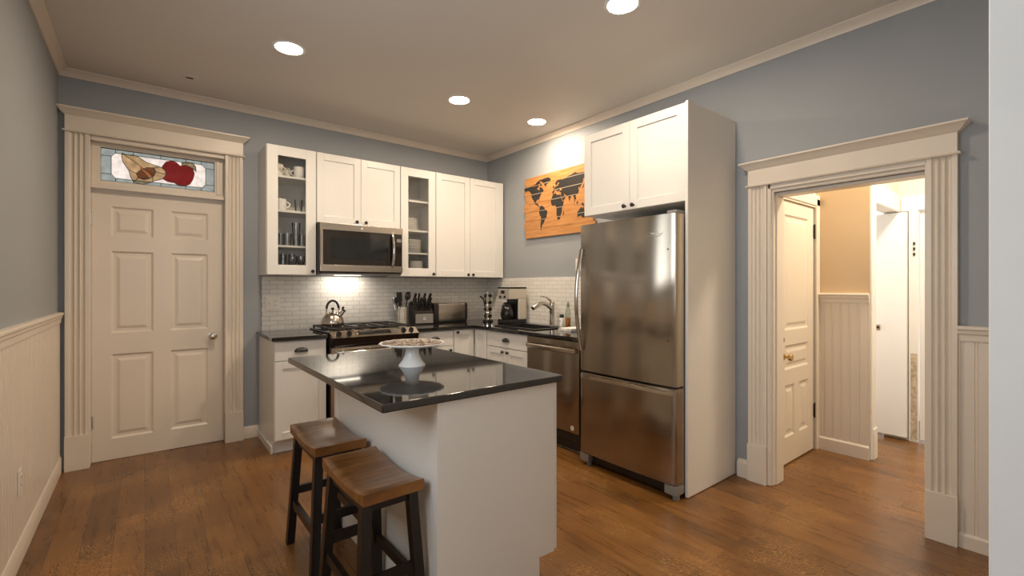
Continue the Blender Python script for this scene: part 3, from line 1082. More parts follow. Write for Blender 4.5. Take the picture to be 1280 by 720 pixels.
# L-shaped worktop with the sink cut-out
SX0, SX1, SY0, SY1 = 2.745, 3.105, 3.13, 3.71
mb = MB()
mb.box(1.985, 3.261, 3.935, YB - 0.009, CT0, CT1, 0.004, 2)
mb.box(2.620, 3.261, SY1 - 0.012, 3.94, CT0, CT1, 0.003)
mb.box(2.620, SX0 + 0.012, SY0 + 0.01, SY1 - 0.01, CT0, CT1, 0.003)
mb.box(SX1 - 0.012, 3.261, SY0 + 0.01, SY1 - 0.01, CT0, CT1, 0.003)
mb.box(2.620, 3.261, 2.465, SY0 + 0.012, CT0, CT1, 0.003)
tag(mb.build('countertop', M['granite'], loc=(2.6, 4.2, CT0)), 'L-shaped black granite countertop running from range to refrigerator', 'countertop')

# sink
sk = thing('kitchen_sink', 'black drop-in sink with a steel-grey rim by the faucet', 'sink', (2.92, 3.42, CT1))
mb = MB()
for (a, b, zz) in (((SX0 - 0.012, SX1 + 0.012), (SY0 - 0.012, SY1 + 0.012), CT1 + 0.001),):
    o = [(a[0], b[0]), (a[1], b[0]), (a[1], b[1]), (a[0], b[1])]
    i_ = [(SX0 + 0.02, SY0 + 0.02), (SX1 - 0.03, SY0 + 0.02), (SX1 - 0.03, SY1 - 0.02), (SX0 + 0.02, SY1 - 0.02)]
    rows = [[Vector((*p, CT1 + 0.0005)) for p in o], [Vector((*p, CT1 + 0.009)) for p in o], [Vector((*p, CT1 + 0.010)) for p in i_], [Vector((*p, CT1 - 0.004)) for p in i_]]
    mb.grid(rows, closed_v=True)
mb.build('rim', M['black'], sk, smooth=20)
mb = MB()
i2 = [(SX0 + 0.035, SY0 + 0.035), (SX1 - 0.045, SY0 + 0.035), (SX1 - 0.045, SY1 - 0.035), (SX0 + 0.035, SY1 - 0.035)]
V = mb.grid([[Vector((*p, CT1 - 0.003)) for p in i_], [Vector((*p, 0.765)) for p in i2]], closed_v=True)
mb.bm.faces.new(V[1])
mb.build('basin', M['black'], sk, smooth=20)
MB().lathe([(0.0, 0.004), (0.03, 0.004), (0.042, 0.0)], (2.92, 3.42, 0.767), 20).build('drain', M['chrome'], sk)

# faucet
fx, fy, fz = 3.165, 3.345, CT1
fa = thing('faucet', 'brushed nickel single-lever faucet behind the sink', 'faucet', (fx, fy, fz))
mb = MB()
mb.lathe([(0.030, 0.0005), (0.030, 0.006), (0.025, 0.012), (0.024, 0.13), (0.026, 0.20), (0.027, 0.235), (0.022, 0.245), (0.0, 0.247)], (fx, fy, fz), 24)
mb.build('body', M['nickel'], fa)
path = [(fx - 0.005, fy, fz + 0.12)]
for k in range(0, 13):
    a = PI * 0.5 + (PI * 0.62) * k / 12
    path.append((fx - 0.01 - 0.20 * (k / 12), fy, fz + 0.145 + 0.085 * math.sin(PI * (0.12 + 0.62 * k / 12))))
path.append((fx - 0.255, fy, fz + 0.185))
mb = MB().tube(path, [0.021] * 6 + [0.020] * (len(path) - 10) + [0.022, 0.024, 0.024, 0.021], 14)
mb.build('spout', M['nickel'], fa, smooth=60)
mb = MB().tube([(fx - 0.002, fy, fz + 0.235), (fx - 0.03, fy, fz + 0.262), (fx - 0.08, fy, fz + 0.288), (fx - 0.135, fy, fz + 0.298), (fx - 0.16, fy, fz + 0.298)], [0.014, 0.011, 0.008, 0.007, 0.007], 10)
mb.build('lever', M['nickel'], fa, smooth=60)

# ------------------------------------------------------------------ upper cabinets


def upper_box(parent, w, z0, z1, depth=0.322, shelves=()):
    t = 0.018
    mb = MB()
    mb.box(0, t, 0.021, depth, z0, z1, 0.001)
    mb.box(w - t, w, 0.021, depth, z0, z1, 0.001)
    mb.box(t, w - t, 0.021, depth, z1 - t, z1)
    mb.box(t, w - t, 0.021, depth, z0, z0 + t)
    mb.box(t, w - t, depth - 0.008, depth, z0 + t, z1 - t)
    mb.build('carcass', M['cab'], parent)
    for s in shelves:
        MB().box(t + 0.001, w - t - 0.001, 0.026, depth - 0.009, s - 0.018, s, 0.001).build('shelf', M['cab'], parent)


def glass_door(parent, w, z0, z1, st, knobx, knobz):
    mb = MB()
    mb.box(0.003, st, 0.0, 0.020, z0, z1, 0.0018)
    mb.box(w - st, w - 0.003, 0.0, 0.020, z0, z1, 0.0018)
    mb.box(st - 0.001, w - st + 0.001, 0.0, 0.020, z1 - 0.082, z1, 0.0018)
    mb.box(st - 0.001, w - st + 0.001, 0.0, 0.020, z0, z0 + 0.082, 0.0018)
    d = mb.build('door', M['cab'], parent, smooth=20)
    MB().box(st - 0.006, w - st + 0.006, 0.010, 0.014, z0 + 0.076, z1 - 0.076).build('glass_pane', M['pane'], d)
    knob_part(d, knobx, 0.0, knobz)
    return d


UZ0, UZ1, UY = 1.419, 2.508, 4.250
UD = YB - 0.009 - UY
c = thing('glass_front_cabinet', 'white glass-front wall cabinet of mugs and drinking glasses', 'cabinet')
upper_box(c, 0.393, UZ0, UZ1, UD, (1.672, 1.971, 2.264))
glass_door(c, 0.393, UZ0 + 0.003, UZ1 - 0.003, 0.086, 0.357, 1.452)
place(c, (0.787, UY, 0))
c = thing('wall_cabinet', 'short white two-door wall cabinet directly above the microwave', 'cabinet')
upper_box(c, 0.789, 1.885, UZ1, UD)
shaker_door(c, 0.003, 0.393, 1.888, UZ1 - 0.003, 0.0, (0.352, 1.915), st=0.062)
shaker_door(c, 0.396, 0.786, 1.888, UZ1 - 0.003, 0.0, (0.437, 1.915), st=0.062)
place(c, (1.182, UY, 0))
c = thing('glass_front_cabinet', 'white glass-front wall cabinet of stacked plates and bowls', 'cabinet')
upper_box(c, 0.393, UZ0, UZ1, UD, (1.663, 1.891, 2.190))
glass_door(c, 0.393, UZ0 + 0.003, UZ1 - 0.003, 0.083, 0.357, 1.447)
place(c, (1.973, UY, 0))
c = thing('wall_cabinet', 'tall white two-door wall cabinet in the back corner', 'cabinet')
upper_box(c, 0.880, UZ0, UZ1, UD)
shaker_door(c, 0.003, 0.418, UZ0 + 0.003, UZ1 - 0.003, 0.0, (0.388, 1.447), st=0.066)
shaker_door(c, 0.421, 0.836, UZ0 + 0.003, UZ1 - 0.003, 0.0, (0.452, 1.447), st=0.066)
MB().box(0.838, 0.880, 0.006, 0.022, UZ0, UZ1, 0.001).build('filler_strip', M['cab'], c)
place(c, (2.368, UY, 0))

# ------------------------------------------------------------------ microwave
mw = thing('microwave', 'stainless over-the-range microwave below the short wall cabinet', 'microwave')
W = 0.776
MB().box(0.0, W, 0.03, 0.40, 1.440, 1.882, 0.003).build('case', M['black'], mw)
mb = MB()
mb.box(0.006, W - 0.004, 0.0, 0.03, 1.817, 1.880, 0.004, 2)
mb.box(0.006, W - 0.004, 0.0, 0.03, 1.452, 1.513, 0.004, 2)
mb.box(0.006, 0.03, 0.0, 0.03, 1.510, 1.820, 0.003)
dr = mb.build('door_frame', M['steel2'], mw)
MB().box(0.03, 0.655, 0.004, 0.03, 1.512, 1.818, 0.002).build('door_glass', M['darkglass'], mw)
mb = MB().box(0.098, 0.60, 0.0022, 0.0045, 1.565, 1.752, 0.0)
mb.build('window_mesh', M['lcd'], mw)
MB().box(0.672, W - 0.008, 0.003, 0.03, 1.512, 1.818, 0.002).build('control_panel', M['darkglass'], mw)
MB().box(0.712, W - 0.02, 0.0015, 0.004, 1.745, 1.775).build('display', M['greyplast'], mw)
hp = []
for k in range(13):
    f = k / 12
    hp.append((0.663, -0.012 - 0.030 * math.sin(PI * f), 1.505 + 0.315 * f))
hp = [(0.663, 0.004, 1.512)] + hp + [(0.663, 0.004, 1.816)]
MB().tube(hp, 0.0125, 12).build('handle', M['chrome'], mw, smooth=60)
MB().box(0.02, W - 0.02, 0.02, 0.38, 1.428, 1.441, 0.003).build('underside', M['greyplast'], mw)
MB().box(0.22, 0.46, 0.265, 0.325, 1.4265, 1.4285).build('hood_lamp', M['hoodlens'], mw)
mk = MB().lathe([(0.0, 0.0), (0.011, 0.0), (0.010, 0.0012), (0.0, 0.0014)], (0.372, 0.0, 1.848), 18, 'Y')
mk.build('badge', M['mark'], mw)
place(mw, (1.184, 4.165, 0))
area_light('hood_light', (1.52, 4.46, 1.424), (math.radians(10), 0, 0), 0.34, 0.05, P_HOOD, (1.0, 0.90, 0.76), 175)

# ------------------------------------------------------------------ range
rg = thing('kitchen_range', 'slide-in gas range with a steel control panel and black oven front', 'range')
RW = 0.776
MB().box(0.004, RW - 0.004, 0.06, 0.66, 0.02, 0.905, 0.003).build('body', M['black'], rg)
MB().box(0.0, RW, 0.075, 0.655, 0.905, 0.938, 0.006, 2).build('cooktop', M['blackgloss'], rg)
# sloped control panel: black underside, bright top
prof = [(0.0, 0.893), (0.085, 0.945), (0.10, 0.945), (0.10, 0.893)]
MB().prism(prof, lambda y, z: (0.006, y, z), lambda y, z: (RW - 0.004 + 0.016, y, z)).build('control_panel', M['steel2'], rg, smooth=15)
prof = [(0.0, 0.892), (0.06, 0.892), (0.06, 0.815), (0.022, 0.815)]
MB().prism(prof, lambda y, z: (0.006, y, z), lambda y, z: (RW + 0.012, y, z)).build('control_box', M['blackgloss'], rg, smooth=15)
nrm = Vector((0, -0.052, 0.085)).normalized()


def on_panel(x, s):
    return Vector((x, 0.085 * s, 0.893 + 0.052 * s))


for x in (0.072, 0.158, 0.652, 0.728):
    p = on_panel(x, 0.48)
    k = MB().cyl(p + nrm * 0.0005, p + nrm * 0.016, 0.024, 0.021, 18)
    q = p + nrm * 0.022
    k.box(-0.004, 0.004, -0.018, 0.018, -0.008, 0.008, 0.002, xf=Matrix.Translation(q) @ Matrix.Rotation(math.radians(31), 4, 'X') @ Matrix.Rotation(0.5, 4, 'Z'))
    k.build('burner_knob', M['black'], rg)
a, b = 0.232, 0.53
mb = MB()
v0, v1 = 0.28, 0.82
quad = [on_panel(a, v0), on_panel(b, v0), on_panel(b, v1), on_panel(a, v1)]
mb.prism([(0, 0), (1, 0), (2, 0), (3, 0)], lambda i, _: quad[int(i)] - nrm * 0.002, lambda i, _: quad[int(i)] + nrm * 0.0015)
mb.build('display_panel', M['lcd'], rg, smooth=10)
mb = MB()
for i in range(3):
    for j in range(4):
        p = on_panel(0.555 + 0.022 * j, 0.35 + 0.18 * i)
        mb.cyl(p, p + nrm * 0.0018, 0.005, n=8)
mb.build('keypad', M['greyplast'], rg)
mb = MB()
mb.box(0.006, RW - 0.006, 0.02, 0.062, 0.19, 0.81, 0.004, 2)
dr = mb.build('oven_door', M['steel2'], rg)
MB().box(0.12, RW - 0.12, 0.0175, 0.021, 0.33, 0.66, 0.001).build('oven_window', M['darkglass'], dr)
hp = [(0.05 + (RW - 0.10) * k / 12, -0.022 - 0.020 * math.sin(PI * k / 12), 0.775) for k in range(13)]
hp = [(0.05, 0.021, 0.775)] + hp + [(RW - 0.05, 0.021, 0.775)]
MB().tube(hp, 0.012, 12).build('oven_handle', M['chrome'], dr, smooth=60)
MB().box(0.006, RW - 0.006, 0.024, 0.062, 0.03, 0.182, 0.004).build('storage_drawer', M['steel2'], rg)


def grate(x0, x1):
    m_ = MB()
    y0, y1, z = 0.135, 0.635, 0.962
    t = 0.012
    for y in (y0, y1):
        m_.box(x0, x1, y - t / 2, y + t / 2, z - 0.010, z + 0.004, 0.002)
    for x in (x0 + t / 2, x1 - t / 2):
        m_.box(x - t / 2, x + t / 2, y0, y1, z - 0.010, z + 0.004, 0.002)
    cx = (x0 + x1) / 2
    for y in (0.26, 0.51):
        m_.box(x0, x1, y - 0.005, y + 0.005, z - 0.008, z + 0.006, 0.002)
    m_.box(cx - 0.005, cx + 0.005, y0, y1, z - 0.008, z + 0.006, 0.002)
    for x in (x0 + 0.008, x1 - 0.008):
        for y in (y0 + 0.005, (y0 + y1) / 2, y1 - 0.005):
            m_.box(x - 0.007, x + 0.007, y - 0.007, y + 0.007, 0.9385, z, 0.001)
    return m_.build('grate', M['iron'], rg)


grate(0.025, 0.265)
grate(0.270, 0.505)
grate(0.510, 0.750)
for (x, y) in ((0.145, 0.26), (0.145, 0.51), (0.63, 0.26), (0.63, 0.51), (0.3875, 0.385)):
    MB().lathe([(0.0, 0.016), (0.030, 0.014), (0.034, 0.008), (0.045, 0.006), (0.048, 0.0)], (x, y, 0.9383), 20).build('burner', M['iron'], rg)
place(rg, (1.199, 3.885, 0))

# ------------------------------------------------------------------ dishwasher
dw = thing('dishwasher', 'stainless dishwasher between the sink cabinet and refrigerator', 'dishwasher')
DWW = 0.625
MB().box(0.004, DWW - 0.004, 0.032, 0.60, 0.02, 0.890, 0.002).build('tub', M['black'], dw)
MB().box(0.004, DWW - 0.002, 0.0, 0.031, 0.165, 0.887, 0.005, 2).build('door', M['steel'], dw)
mb = MB()
hp = []
for k in range(11):
    f = k / 10
    hp.append((0.02 + (DWW - 0.04) * f, -0.020 - 0.014 * math.sin(PI * f), 0.812))
rows = []
for (x, y, z) in hp:
    rows.append([Vector((x, y, z - 0.019)), Vector((x, y - 0.009, z - 0.012)), Vector((x, y - 0.010, z + 0.012)), Vector((x, y, z + 0.019)), Vector((x, y + 0.007, z + 0.012)), Vector((x, y + 0.007, z - 0.012))])
V = mb.grid(rows, closed_v=True)
mb.bm.faces.new(V[0])
mb.bm.faces.new(V[-1])
for x in (0.026, DWW - 0.026):
    mb.box(x - 0.008, x + 0.008, -0.018, 0.0015, 0.799, 0.825)
mb.build('handle', M['steel2'], dw, smooth=40)
MB().box(0.004, DWW - 0.002, 0.020, 0.033, 0.100, 0.160, 0.002).build('kick_plate', M['black'], dw)
MB().box(0.004, DWW - 0.002, 0.060, 0.09, 0.0, 0.098, 0.002).build('toe_board', M['cab'], dw)
mb = MB()
mb.lathe([(0.017, -0.0005), (0.020, -0.0005), (0.020, 0.0015), (0.017, 0.0015)], (0.553, 0.0, 0.205), 24, 'Y')
mb.lathe([(0.0, -0.0005), (0.008, -0.0005), (0.008, 0.0015), (0.0, 0.0016)], (0.553, 0.0, 0.205), 16, 'Y')
mb.build('round_sticker', M['mark'], dw)
place(dw, (2.635, 3.108, 0), TURN)

# ------------------------------------------------------------------ refrigerator and its enclosure
fr = thing('refrigerator', 'stainless bottom-freezer refrigerator with curved door handle', 'refrigerator')
FW = 0.800


def bowed_slab(mb, x0, x1, z0, z1, depth, bow=0.012, rr=0.016):
    """door front gently bowed across its width with rounded vertical edges"""
    n = 20
    prof = []
    for k in range(n + 1):
        f = k / n
        x = x0 + (x1 - x0) * f
        e = min(x - x0, x1 - x) / rr
        y = -bow * (1 - (2 * f - 1) ** 2)
        if e < 1:
            y += rr * (1 - math.sqrt(max(0, 1 - (1 - e) ** 2)))
        prof.append((x, y))
    # refine the round edges
    prof = [(x0, rr)] + [(x0 + rr * (1 - math.cos(a)), rr * (1 - math.sin(a))) for a in (0.4, 0.8, 1.2)] + prof[1:-1] + [(x1 - rr * (1 - math.cos(a)), rr * (1 - math.sin(a))) for a in (1.2, 0.8, 0.4)] + [(x1, rr)]
    prof += [(x1, depth), (x0, depth)]
    zz = [z0, z1]
    mb.prism(prof, lambda x, y: (x, y, z0), lambda x, y: (x, y, z1))
    return mb


MB().box(0.006, FW - 0.006, 0.092, 0.69, 0.03, 1.765, 0.004).build('case', M['greyplast'], fr)
d = bowed_slab(MB(), 0.0, FW, 0.702, 1.776, 0.085).build('door', M['steel'], fr, smooth=40)
hp = [(0.035, 0.012, 1.590)] + [(0.030 - 0.004 * math.sin(PI * k / 14), -0.020 - 0.048 * math.sin(PI * k / 14), 1.600 - 0.750 * k / 14) for k in range(15)] + [(0.035, 0.012, 0.860)]
mb = MB()
rows = []
for (x, y, z) in hp:
    rows.append([Vector((x - 0.013, y - 0.006, z)), Vector((x - 0.006, y - 0.012, z)), Vector((x + 0.006, y - 0.012, z)), Vector((x + 0.013, y - 0.006, z)), Vector((x + 0.011, y + 0.008, z)), Vector((x - 0.011, y + 0.008, z))])
V = mb.grid(rows, closed_v=True)
mb.bm.faces.new(V[0])
mb.bm.faces.new(V[-1])
mb.build('door_handle', M['steel2'], d, smooth=50)
d = bowed_slab(MB(), 0.0, FW, 0.095, 0.688, 0.085).build('freezer_drawer', M['steel'], fr, smooth=40)
mb = MB()
rows = []
for k in range(17):
    f = k / 16
    x = 0.012 + (FW - 0.024) * f
    yb = -0.012 * (1 - (2 * f - 1) ** 2)
    y = yb - 0.024 * min(1, min(f, 1 - f) * 8 + 0.25)
    z = 0.660 + 0.004 * math.sin(PI * f)
    rows.append([Vector((x, y + 0.012, z - 0.016)), Vector((x, y, z - 0.012)), Vector((x, y, z + 0.012)), Vector((x, y + 0.012, z + 0.017)), Vector((x, y + 0.026, z + 0.012)), Vector((x, y + 0.026, z - 0.010))])
V = mb.grid(rows, closed_v=True)
mb.bm.faces.new(V[0])
mb.bm.faces.new(V[-1])
mb.build('drawer_handle', M['steel2'], d, smooth=50)
MB().box(0.01, FW - 0.01, 0.03, 0.085, 0.689, 0.701).build('gasket', M['black'], fr)
MB().box(0.06, FW - 0.06, 0.045, 0.09, 0.020, 0.088, 0.003).build('kick_grille', M['black'], fr)
for (x0, x1) in ((-0.002, 0.085), (FW - 0.085, FW + 0.002)):
    m_ = MB()
    m_.box(x0, x1, 0.0, 0.09, 0.030, 0.090, 0.006, 2)
    m_.cyl(((x0 + x1) / 2 + 0.015, 0.04, 0.0), ((x0 + x1) / 2 + 0.015, 0.04, 0.032), 0.022, n=16)
    m_.build('foot', M['greyplast'], fr)
MB().box(FW - 0.075, FW - 0.004, 0.012, 0.10, 1.7765, 1.798, 0.006, 2).build('hinge_cover', M['greyplast'], fr)
# small raised script badge with a ring round it
fc = bpy.data.curves.new('badge', 'FONT')
fc.body = 'Whirlpool'
fc.size = 0.021
fc.shear = 0.25
fc.extrude = 0.0006
fc.align_x = 'CENTER'
ftmp = bpy.data.objects.new('lettering', fc)
COL.objects.link(ftmp)
bpy.context.view_layer.update()
fme = bpy.data.meshes.new_from_object(ftmp.evaluated_get(bpy.context.evaluated_depsgraph_get()))
bpy.data.objects.remove(ftmp)
fme.materials.clear()
fme.materials.append(M['mark'])
fo = bpy.data.objects.new('badge_lettering', fme)
COL.objects.link(fo)
fo.location = (0.665, -0.0075, 1.652)
fo.rotation_euler = (PI / 2, 0, math.radians(2.0))
fo.parent = fr
mb = MB()
ring = []
for k in range(22):
    a = 2 * PI * k / 26 + 1.0
    ring.append((0.648 + 0.055 * math.cos(a), -0.0085, 1.656 + 0.018 * math.sin(a)))
mb.tube(ring, 0.0012, 6)
mb.build('badge_ring', M['greyplast'], fr)
for z in (1.555, 0.985):
    MB().lathe([(0.0, -0.001), (0.005, -0.001), (0.004, 0.0025), (0.0, 0.003)], (0.745, -0.004, z), 10, 'Y').build('door_plug', M['black'], fr)
place(fr, (2.548, 2.392, 0), TURN)

ec = thing('refrigerator_cabinet', 'white two-door cabinet above refrigerator with full-height side panel', 'cabinet')
EW = 0.880
MB().box(EW - 0.020, EW, -0.012, 0.605, 0.004, 2.484, 0.002).build('side_panel', M['island'], ec)
MB().box(0.0, EW - 0.022, 0.024, 0.605, 1.862, 2.484, 0.001).build('carcass', M['cab'], ec)
shaker_door(ec, 0.003, 0.426, 1.862, 2.480, 0.0, (0.392, 1.888), st=0.062)
shaker_door(ec, 0.429, EW - 0.024, 1.862, 2.480, 0.0, (0.463, 1.888), st=0.062)
place(ec, (2.658, 2.452, 0), TURN)

# ------------------------------------------------------------------ island
isl = thing('kitchen_island', 'white kitchen island base with flat panels under black granite', 'island', (1.15, 2.1, 0))
IX0, IX1, IY0, IY1, IZ = 0.848, 1.442, 1.512, 2.680, 0.894
mb = MB()
# end panels keep the toe-kick notch of the door side
prof = [(IX0, 0.0), (IX1 - 0.088, 0.0), (IX1 - 0.088, 0.135), (IX1, 0.135), (IX1, IZ), (IX0, IZ)]
for (y0, y1) in ((IY0, IY0 + 0.02), (IY1 - 0.02, IY1)):
    MB().prism(prof, lambda x, z: (x, y0, z), lambda x, z: (x, y1, z)).build('end_panel', M['island'], isl, smooth=15)
mb = MB()
mb.box(IX0 + 0.002, IX0 + 0.02, IY0 + 0.0205, IY1 - 0.0205, 0.0, IZ)
mb.build('back_panel', M['island'], isl)
MB().box(IX0 - 0.006, IX0 + 0.002, IY1 - 0.045, IY1 + 0.004, 0.0, IZ, 0.002).build('corner_strip', M['island'], isl)
MB().box(IX0 + 0.021, IX1 - 0.001, IY0 + 0.021, IY1 - 0.021, 0.135, IZ - 0.001).build('carcass', M['cab'], isl)
MB().box(IX0 + 0.021, IX1 - 0.092, IY0 + 0.021, IY1 - 0.021, 0.0, 0.134).build('toe_kick', M['cab'], isl)
wd = (IY1 - IY0 - 0.012) / 2
for k in range(2):
    y0 = IY0 + 0.004 + k * (wd + 0.004)
    m_ = shaker(MB(), 0, wd, 0.140, IZ - 0.006, 0.0)
    bmesh.ops.transform(m_.bm, matrix=Matrix.Translation((IX1 + 0.021, y0, 0)) @ Matrix.Rotation(PI / 2, 4, 'Z'), verts=m_.bm.verts)
    d = m_.build('door', M['cab'], isl, smooth=20)
    kk = MB().lathe([(0.0, -0.001), (0.008, -0.001), (0.0055, 0.006), (0.006, 0.014), (0.0145, 0.019), (0.0155, 0.024), (0.011, 0.029), (0.0, 0.030)], (0, 0, 0), 18, 'X')
    bmesh.ops.transform(kk.bm, matrix=Matrix.Translation((IX1 + 0.021, y0 + (wd - 0.035 if k == 0 else 0.035), 0.81)) @ Matrix.Rotation(PI, 4, 'Z'), verts=kk.bm.verts)
    kk.build('knob', M['black'], d)
mb = MB().box(0.625, 1.478, 1.490, 2.800, 0.895, 0.925, 0.006, 3)
tag(mb.build('countertop', M['granite'], loc=(1.056, 2.12, 0.895)), 'polished black granite slab covering the kitchen island', 'countertop')

# ------------------------------------------------------------------ stools


def make_stool():
    root = thing('bar_stool', '', 'stool')
    hx, hy = 0.116, 0.226
    zt = 0.612
    mb = MB()
    nx, ny = 8, 16
    top, bot = [], []
    for i in range(nx + 1):
        u = -1 + 2 * i / nx
        rt, rb = [], []
        for j in range(ny + 1):
            v = -1 + 2 * j / ny
            dip = 0.024 * (1 - v * v)
            e = 0.006 if (i in (0, nx) or j in (0, ny)) else 0.0
            rt.append(Vector((u * hx, v * hy, zt - dip - e)))
            rb.append(Vector((u * hx, v * hy, zt - 0.046 - dip * 0.35)))
        top.append(rt)
        bot.append(rb)
    A = mb.grid(top)
    B = mb.grid(bot, flip=True)
    for i in range(nx):
        mb.bm.faces.new([A[i + 1][0], A[i][0], B[i][0], B[i + 1][0]])
        mb.bm.faces.new([A[i][ny], A[i + 1][ny], B[i + 1][ny], B[i][ny]])
    for j in range(ny):
        mb.bm.faces.new([A[0][j], A[0][j + 1], B[0][j + 1], B[0][j]])
        mb.bm.faces.new([A[nx][j + 1], A[nx][j], B[nx][j], B[nx][j + 1]])
    mb.build('seat', M['seat'], root, smooth=40)
    zl = zt - 0.047
    tops, bots = {}, {}
    for sx in (-1, 1):
        for sy in (-1, 1):
            t_ = Vector((sx * 0.088, sy * 0.172, zl))
            b_ = Vector((sx * 0.119, sy * 0.215, 0.0))
            tops[sx, sy], bots[sx, sy] = t_, b_
            mb = MB()
            w = 0.0185
            rows = []
            for p in (b_, t_):
                rows.append([p + Vector((a * w, c_ * w, 0)) for (a, c_) in ((-1, -1), (1, -1), (1, 1), (-1, 1))])
            V = mb.grid(rows, closed_v=True)
            mb.bm.faces.new(V[0])
            mb.bm.faces.new(V[1])
            mb.build('leg', M['espresso'], root, smooth=15)

    def at(sx, sy, z):
        f = z / zl
        return bots[sx, sy].lerp(tops[sx, sy], f)

    def rail(a, b, z, name, hw=0.010, hh=0.020):
        p, q = at(*a, z), at(*b, z)
        d_ = (q - p).normalized()
        s_ = Vector((-d_.y, d_.x, 0))
        m_ = MB()
        rows = [[P + s_ * (i * hw) + Vector((0, 0, j * hh)) for (i, j) in ((-1, -1), (1, -1), (1, 1), (-1, 1))] for P in (p, q)]
        V = m_.grid(rows, closed_v=True)
        m_.bm.faces.new(V[0])
        m_.bm.faces.new(V[1])
        m_.build(name, M['espresso'], root, smooth=15)

    rail((-1, -1), (-1, 1), zl - 0.022, 'apron', 0.009, 0.021)
    rail((1, -1), (1, 1), zl - 0.022, 'apron', 0.009, 0.021)
    rail((-1, -1), (1, -1), zl - 0.022, 'apron', 0.009, 0.021)
    rail((-1, 1), (1, 1), zl - 0.022, 'apron', 0.009, 0.021)
    rail((-1, -1), (-1, 1), 0.215, 'stretcher')
    rail((1, -1), (1, 1), 0.215, 'stretcher')
    rail((-1, -1), (1, -1), 0.275, 'stretcher')
    rail((-1, 1), (1, 1), 0.275, 'stretcher')
    return root


st1 = make_stool()
st1['group'] = 'saddle stools at the island'
st2 = copy_tree(st1)
st1['label'] = 'saddle-seat bar stool farther from the camera, partly behind the other stool'
st2['label'] = 'saddle-seat bar stool nearest the camera, in front of the other stool'
place(st1, (0.706, 2.368, 0), 0.0)
place(st2, (0.700, 1.785, 0), math.radians(0.6))

# ------------------------------------------------------------------ cake stand
cx, cy, cz = 1.056, 2.140, 0.925
ck = thing('cake_stand', 'white pedestal cake stand with a patterned plate on the island', 'cake stand', (cx, cy, cz))
MB().lathe([(0.0, 0.0), (0.066, 0.0), (0.067, 0.004), (0.060, 0.012), (0.048, 0.028), (0.038, 0.050), (0.033, 0.072), (0.034, 0.094), (0.0, 0.094)], (cx, cy, cz), 40).build('pedestal', M['chinaw'], ck, smooth=60)
mb = MB()
n = 72
rows = []
for (r, z, s) in ((0.0, 0.0945, 0), (0.034, 0.0945, 0), (0.11, 0.098, 0), (0.150, 0.108, 1), (0.160, 0.113, 1), (0.158, 0.117, 1), (0.145, 0.113, 0.6)):
    rows.append([Vector((cx + (r + 0.004 * s * math.cos(k * 2 * PI * 18 / n)) * math.cos(2 * PI * k / n), cy + (r + 0.004 * s * math.cos(k * 2 * PI * 18 / n)) * math.sin(2 * PI * k / n), cz + z)) for k in range(n)])
mb.grid(rows[1:], closed_v=True)
mb.build('plate', M['chinaw'], ck, smooth=60)
mb = MB().lathe([(0.0, 0.1135), (0.10, 0.1135), (0.149, 0.1165), (0.149, 0.112), (0.0, 0.109)], (cx, cy, cz), 60)
mb.build('plate_top', M['pattern'], ck)

# ------------------------------------------------------------------ kettle on the range
kx, ky, kz = 1.312, 4.225, 0.9685
kt = thing('kettle', 'brushed steel whistling kettle with a black arched handle', 'kettle', (kx, ky, kz))
mb = MB().lathe([(0.0, 0.0), (0.078, 0.0), (0.092, 0.006), (0.097, 0.020), (0.096, 0.040), (0.088, 0.068), (0.072, 0.094), (0.050, 0.114), (0.036, 0.121), (0.0, 0.122)], (kx, ky, kz), 40)
mb.build('body', M['kettle'], kt, smooth=60)
mb = MB().lathe([(0.036, 0.1215), (0.036, 0.125), (0.020, 0.131), (0.0, 0.133)], (kx, ky, kz), 24)
mb.build('lid', M['chrome'], kt, smooth=60)
MB().lathe([(0.005, 0.131), (0.006, 0.142), (0.014, 0.149), (0.015, 0.158), (0.009, 0.165), (0.0, 0.166)], (kx, ky, kz), 18).build('lid_knob', M['black'], kt)
hp = []
for k in range(17):
    a = PI * k / 16
    hp.append((kx + 0.052 * math.cos(a), ky, kz + 0.155 + 0.070 * math.sin(a)))
MB().tube(hp, 0.0105, 12).build('handle', M['black'], kt, smooth=60)
for s in (-1, 1):
    MB().tube([(kx + s * 0.056, ky, kz + 0.106), (kx + s * 0.053, ky, kz + 0.158)], 0.007, 10).build('handle_bracket', M['chrome'], kt)
MB().tube([(kx + 0.058, ky - 0.01, kz + 0.095), (kx + 0.078, ky - 0.014, kz + 0.118), (kx + 0.090, ky - 0.016, kz + 0.132)], [0.022, 0.018, 0.016], 14).build('spout', M['chrome'], kt, smooth=60)
mb = MB()
mb.cyl((kx + 0.088, ky - 0.0155, kz + 0.130), (kx + 0.098, ky - 0.0175, kz + 0.142), 0.018, n=14)
mb.tube([(kx + 0.078, ky - 0.015, kz + 0.150), (kx + 0.092, ky - 0.017, kz + 0.168)], 0.010, 10)
mb.build('whistle_cap', M['black'], kt)

